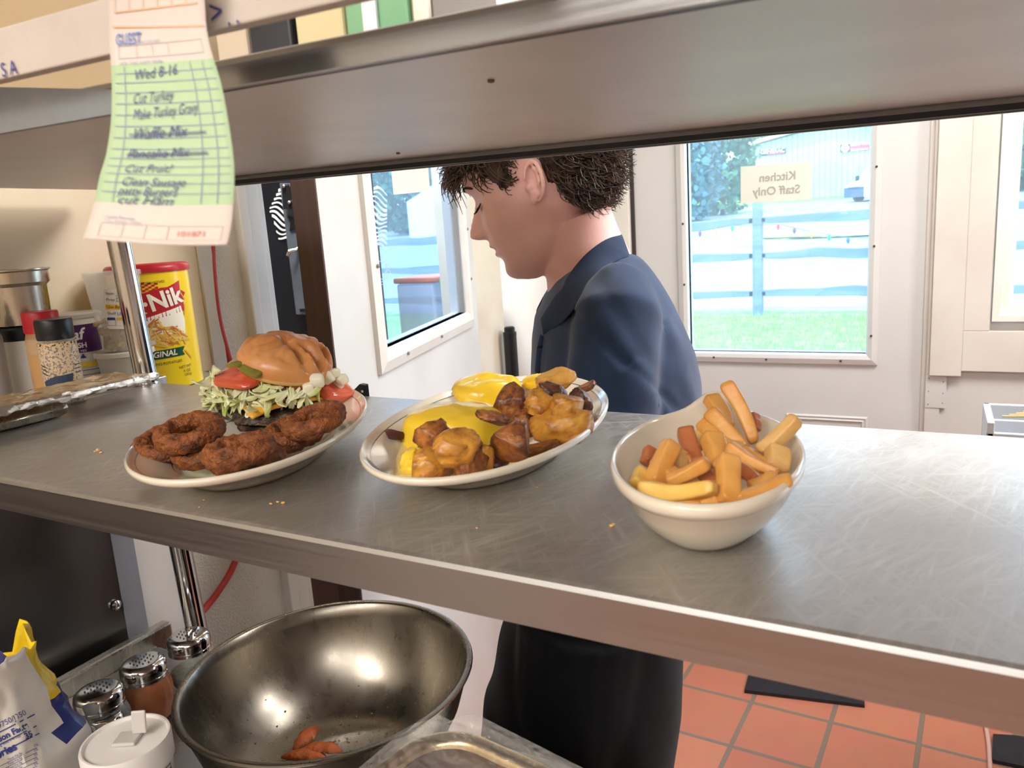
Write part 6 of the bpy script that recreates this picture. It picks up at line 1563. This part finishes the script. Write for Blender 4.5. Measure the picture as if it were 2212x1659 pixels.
# workshop building with gable
BY = 40.0
M_sid = bpy.data.materials.new('metal_siding'); M_sid.use_nodes = True; nt = M_sid.node_tree; bs_ = nt.nodes['Principled BSDF']
tc_ = nt.nodes.new('ShaderNodeTexCoord'); wv_ = nt.nodes.new('ShaderNodeTexWave'); wv_.bands_direction = 'X'; wv_.inputs['Scale'].default_value = 1.3; rp_ = nt.nodes.new('ShaderNodeValToRGB')
rp_.color_ramp.elements[0].color = (*lin((150, 158, 158)), 1); rp_.color_ramp.elements[1].color = (*lin((178, 185, 183)), 1); rp_.color_ramp.elements[0].position = .0; rp_.color_ramp.elements[1].position = .25
nt.links.new(tc_.outputs['Object'], wv_.inputs[0]); nt.links.new(wv_.outputs[1], rp_.inputs[0]); nt.links.new(rp_.outputs[0], bs_.inputs[0]); bs_.inputs['Roughness'].default_value = .6
bl_, br_ = P(1632, 432, 1, BY), P(1960, 440, 1, BY); ev = P(1632, 314, 1, BY).z; rg_ = P(1795, 268, 1, BY)
g0 = 1.6; bxr = rg_.x + (rg_.x - bl_.x)
bld = thing('workshop', 'pale metal-sided workshop with a low gable and signs across the road', 'building', ((bl_.x + bxr) / 2, BY + 5, g0))
b = MB(); q = [Vector((bl_.x, BY, g0)), Vector((bxr, BY, g0)), Vector((bxr, BY, ev)), Vector((rg_.x, BY, rg_.z)), Vector((bl_.x, BY, ev))]
b.rings([q, [v + Vector((0, 12, 0)) for v in q]]); b.build('walls', M_sid, bld, smooth=False)
b = MB()
for sx_, e in ((-1, bl_.x), (1, bxr)):
    a_ = Vector((rg_.x, BY - .35, rg_.z + .06)); e_ = Vector((e + sx_ * .45, BY - .35, ev + .06 - .45 * (rg_.z - ev) / abs(rg_.x - bl_.x)))
    b.rings([[a_, e_, e_ + UP * .14, a_ + UP * .14], [v + Vector((0, 12.6, 0)) for v in (a_, e_, e_ + UP * .14, a_ + UP * .14)]])
b.build('roof', pm('roof_white', (226, 232, 236), rough=.5), bld, smooth=False)
def wsign(px0, py0, px1, py1, name, par): 
    A, B = P(px0, py1, 1, BY - .06), P(px1, py0, 1, BY - .06); return A, B
A, B = wsign(1641, 319, 1697, 337, '', None)
s1 = MB().box((A.x, BY - .06, A.z), (B.x, BY - .005, B.z)).build('wall_sign', pm('sign_black', (40, 46, 60), rough=.4), smooth=False); center_origin(s1); tag(s1, 'black workshop sign with white capital letters and a red bar', 'sign')
b = MB(); c = Vector(((A.x + B.x) / 2, BY - .066, (A.z + B.z) / 2 + .03)); put_text(b, 'GENERAC', .25, lambda x, y: c + Vector((x, 0, y)), 0, bold=.006, spacing=1.0)
b.build('lettering', pm('sign_white', (236, 238, 240), rough=.5), s1, smooth=False, recalc=False)
b = MB(); b.box((A.x + .35, BY - .068, A.z + .02), (B.x - .04, BY - .061, A.z + .07)); b.build('red_bar', pm('sign_red', (226, 70, 84), rough=.5), s1, smooth=False)
A, B = wsign(1815, 307, 1878, 329, '', None); mid = A.x + (B.x - A.x) * .34
s2 = MB().box((A.x, BY - .06, A.z), (B.x, BY - .005, B.z)).build('wall_sign', pm('sign_pink_red', (232, 84, 104), rough=.4), smooth=False); center_origin(s2); tag(s2, 'red workshop sign with a round white emblem on black at its left', 'sign')
MB().box((A.x, BY - .066, A.z), (mid, BY - .061, B.z)).build('emblem_ground', MATS['sign_black'], s2, smooth=False)
b = MB(); cc_ = Vector(((A.x + mid) / 2, BY - .068, (A.z + B.z) / 2)); Rm = Matrix.Translation(cc_) @ Matrix.Rotation(pi / 2, 4, 'X')
b.lathe([(.17, 0), (.17, .004), (.001, .004)], 28, M=Rm, mi=0); b.lathe([(.10, .005), (.10, .007), (.001, .007)], 24, M=Rm, mi=1); b.box((-.13, -.03, .008), (.13, .03, .01), 0, M=Rm); b.build('round_emblem', [MATS['sign_white'], MATS['sign_red']], s2, smooth=False)
b = MB(); c2 = Vector(((mid + B.x) / 2, BY - .066, (A.z + B.z) / 2)); put_text(b, 'Outdoor Power', .14, lambda x, y: c2 + Vector((x * .95, 0, y + .11)), 0); put_text(b, 'Equipment', .15, lambda x, y: c2 + Vector((x * 1.1, 0, y - .10)), 0)
b.build('lettering', MATS['sign_white'], s2, smooth=False, recalc=False)
# white van facing the road
def vehicle(name, label, o, s, M_up, M_lo, van=True, head=0.0):
    t = thing(name, label, 'van' if van else 'truck', o); Mx = Matrix.Translation(o) @ Matrix.Rotation(head, 4, 'Z') @ Matrix.Scale(s, 4)
    H = 2.5 if van else 1.85
    side = [(0, .35), (0, .95), (.25, 1.2), (.95, 1.35), (1.75, H - .15), (2.1, H), (5.4, H), (5.5, .4)] if van else [(0, .45), (0, 1.0), (1.4, 1.15), (2.0, 1.75), (3.3, 1.8), (3.5, 1.2), (5.4, 1.2), (5.4, .45)]
    b = MB(); R = []
    for y, ins in ((-1.0, .06), (-.92, 0), (.92, 0), (1.0, .06)): R.append([Mx @ Vector((x + (ins if x < 1 else -ins), y, z - ins)) for x, z in side])
    b.rings(R); o_ = b.build('body', [M_up, M_lo], t, smooth=False)
    b = MB(); b.box((-.06, -.98, .30), (.5, .98, .92), M=Mx); b.build('bumper', M_lo, t, smooth=False)
    b = MB(); w = [(1.02, 1.38), (1.72, H - .2)] if van else [(1.5, 1.2), (1.98, 1.7)]
    (xa1, za1), (xb1, zb1) = w; b.rings([[Mx @ Vector((xa1 - .03, -.82, za1)), Mx @ Vector((xa1 - .03, .82, za1)), Mx @ Vector((xb1 - .03, .75, zb1)), Mx @ Vector((xb1 - .03, -.75, zb1))], [Mx @ Vector((xa1 + .1, -.82, za1)), Mx @ Vector((xa1 + .1, .82, za1)), Mx @ Vector((xb1 + .1, .75, zb1)), Mx @ Vector((xb1 + .1, -.75, zb1))]])
    b.build('windscreen', pm('dark_glass', (120, 160, 200), rough=.1), t, smooth=False)
    b = MB()
    for z in (1.08, 1.0, .93): b.box((-.075, -.6, z * .95 - .05), (-.02, .6, z * .95 - .02), M=Mx)
    b.build('grille', M_black, t, smooth=False)
    for s_ in (-1, 1):
        b = MB(); b.box((-.07, s_ * .72 - .2, .92), (.1, s_ * .72 + .2, 1.12), M=Mx); b.build('headlight', pm('lamp_clear', (226, 236, 246), rough=.2), t, smooth=False)
        b = MB(); b.box((.9 if van else 1.6, s_ * 1.0, 1.3), (1.02 if van else 1.72, s_ * 1.25, 1.65), M=Mx); b.build('mirror', M_black, t, smooth=False)
        for x in (.95, 4.4):
            b = MB(); b.lathe([(.2, -.12), (.36, -.12), (.36, .12), (.2, .12)], 24, M=Mx @ Matrix.Translation((x, s_ * .92, .36)) @ Matrix.Rotation(pi / 2, 4, 'X')); b.build('wheel', M_black, t)
vp = P(1810, 458, 1, 33)
vehicle('van', 'white van with a dark bumper parked at the right before the workshop', Vector((vp.x + .55, 33.0, gz(33) - .0)), .60, pm('van_white', (244, 246, 248), rough=.3), pm('van_trim', (70, 90, 128), rough=.5), True, radians(38))
# bank with a parked pickup beside the workshop, trees behind
tp = P(1612, 350, 1, 41)
bank = MB(); lump(bank, Vector((tp.x - 1.9, 45, 1.2)), 2.7, 3.6, tp.z - 1.15, amp=.12, seed=5, nu=36, nv=16); o = bank.build('ground_bank', MATS['lawn']); tag(o, kind='structure')
vehicle('pickup', 'white and dark pickup parked high on the bank left of the workshop', Vector((tp.x - .9, 44.5, tp.z - .02)), .42, MATS['van_white'], MATS['van_trim'], False, radians(250))
M_leaf = [pm('tree_leaf', (58, 100, 78), (92, 138, 96), scale=2.0, rough=.9), pm('tree_leaf_blue', (64, 98, 104), (88, 128, 124), scale=2.0, rough=.9)]
M_trunk = pm('tree_trunk', (96, 84, 76), (74, 64, 58), scale=6, rough=.9)
def tree(x, y, h, w, seed, mat, label, low=.03):
    z0 = gz(y) - .1; t = thing('tree', label, 'tree', (x, y, z0), 'trees across the road'); rg = random.Random(seed); b = MB()
    for k in range(2200):
        u = rg.random() ** .8; a = rg.uniform(0, 2 * pi); env = w * (sin(pi * min(1, .12 + u * .86)) ** .7) * (1 + .3 * noise.noise(Vector((cos(a) * 1.5, sin(a) * 1.5, u * 4 + seed)))); r = env * sqrt(rg.uniform(.25, 1))
        c = Vector((x + r * cos(a), y + r * sin(a), z0 + h * (low + (1 - low) * u))); q = Quaternion((rg.uniform(-1, 1), rg.uniform(-1, 1), rg.uniform(-1, 1)), rg.uniform(0, 6)); s = rg.uniform(.12, .26) * w / 2.0
        b.add([c + q @ Vector(v) * s for v in ((-1, -.5, 0), (0, -.7, .3), (1, -.3, 0), (.8, .6, .1), (-.2, .8, .3), (-.9, .4, 0))], [(0, 1, 4, 5), (1, 2, 3, 4)])
    f = b.build('foliage', mat, t, recalc=False); f['kind'] = 'stuff'
    b = MB(); b.tube([(x, y, z0), (x + .1, y, z0 + h * .4), (x, y, z0 + h * .8)], [w * .09, w * .07, w * .03], 8); b.build('trunk', M_trunk, t)
def tx(px, y): return P(px, 400, 1, y).x
TL = [(1486, 27, 4.4, 1.15, 1, 'broad bushy tree nearest the left side of the door glass'), (1560, 30, 4.4, 1.15, 0, 'bushy tree second from the left, its crown touching the broad one'), (1588, 56, 9.5, 2.0, 0, 'tall tree standing behind the parked pickup'),
      (1395, 32, 7.0, 1.6, 1, 'tree mostly hidden by the person and the door edge'), (1725, 66, 11, 2.6, 1, 'tall tree rising behind the left of the workshop roof'), (1880, 62, 11, 2.6, 0, 'tall tree behind the right end of the workshop roof'),
      (2215, 34, 8, 3.0, 0, 'tree seen through the window at the right edge'), (960, 36, 7, 1.8, 1, 'tree seen through the far right of the open door glass'), (885, 31, 6, 1.8, 0, 'tree seen through the middle of the open door glass'), (800, 36, 7, 2.0, 1, 'tree seen through the left of the open door glass')]
for k, (px, y, h, w, mt, lb) in enumerate(TL): tree(tx(px, y), y, h, w, k + 1, M_leaf[mt], lb)
# low house for the side view
A = P(985, 480, 1, 26); hs = thing('white_house', 'white shed across the road seen through the open door glass', 'building', (A.x, 28, gz(26)))
b = MB(); q = [Vector((A.x - 2.2, 26, gz(26) - .3)), Vector((A.x + 1.6, 26, gz(26) - .3)), Vector((A.x + 1.6, 26, 2.7)), Vector((A.x - .3, 26, 3.5)), Vector((A.x - 2.2, 26, 2.7))]; b.rings([q, [v + Vector((0, 5, 0)) for v in q]]); b.build('walls', MATS['roof_white'], hs, smooth=False)
MB().box((A.x - .9, 25.95, gz(26)), (A.x - .1, 26, gz(26) + 1.0)).build('shed_door', MATS['van_trim'], hs, smooth=False)
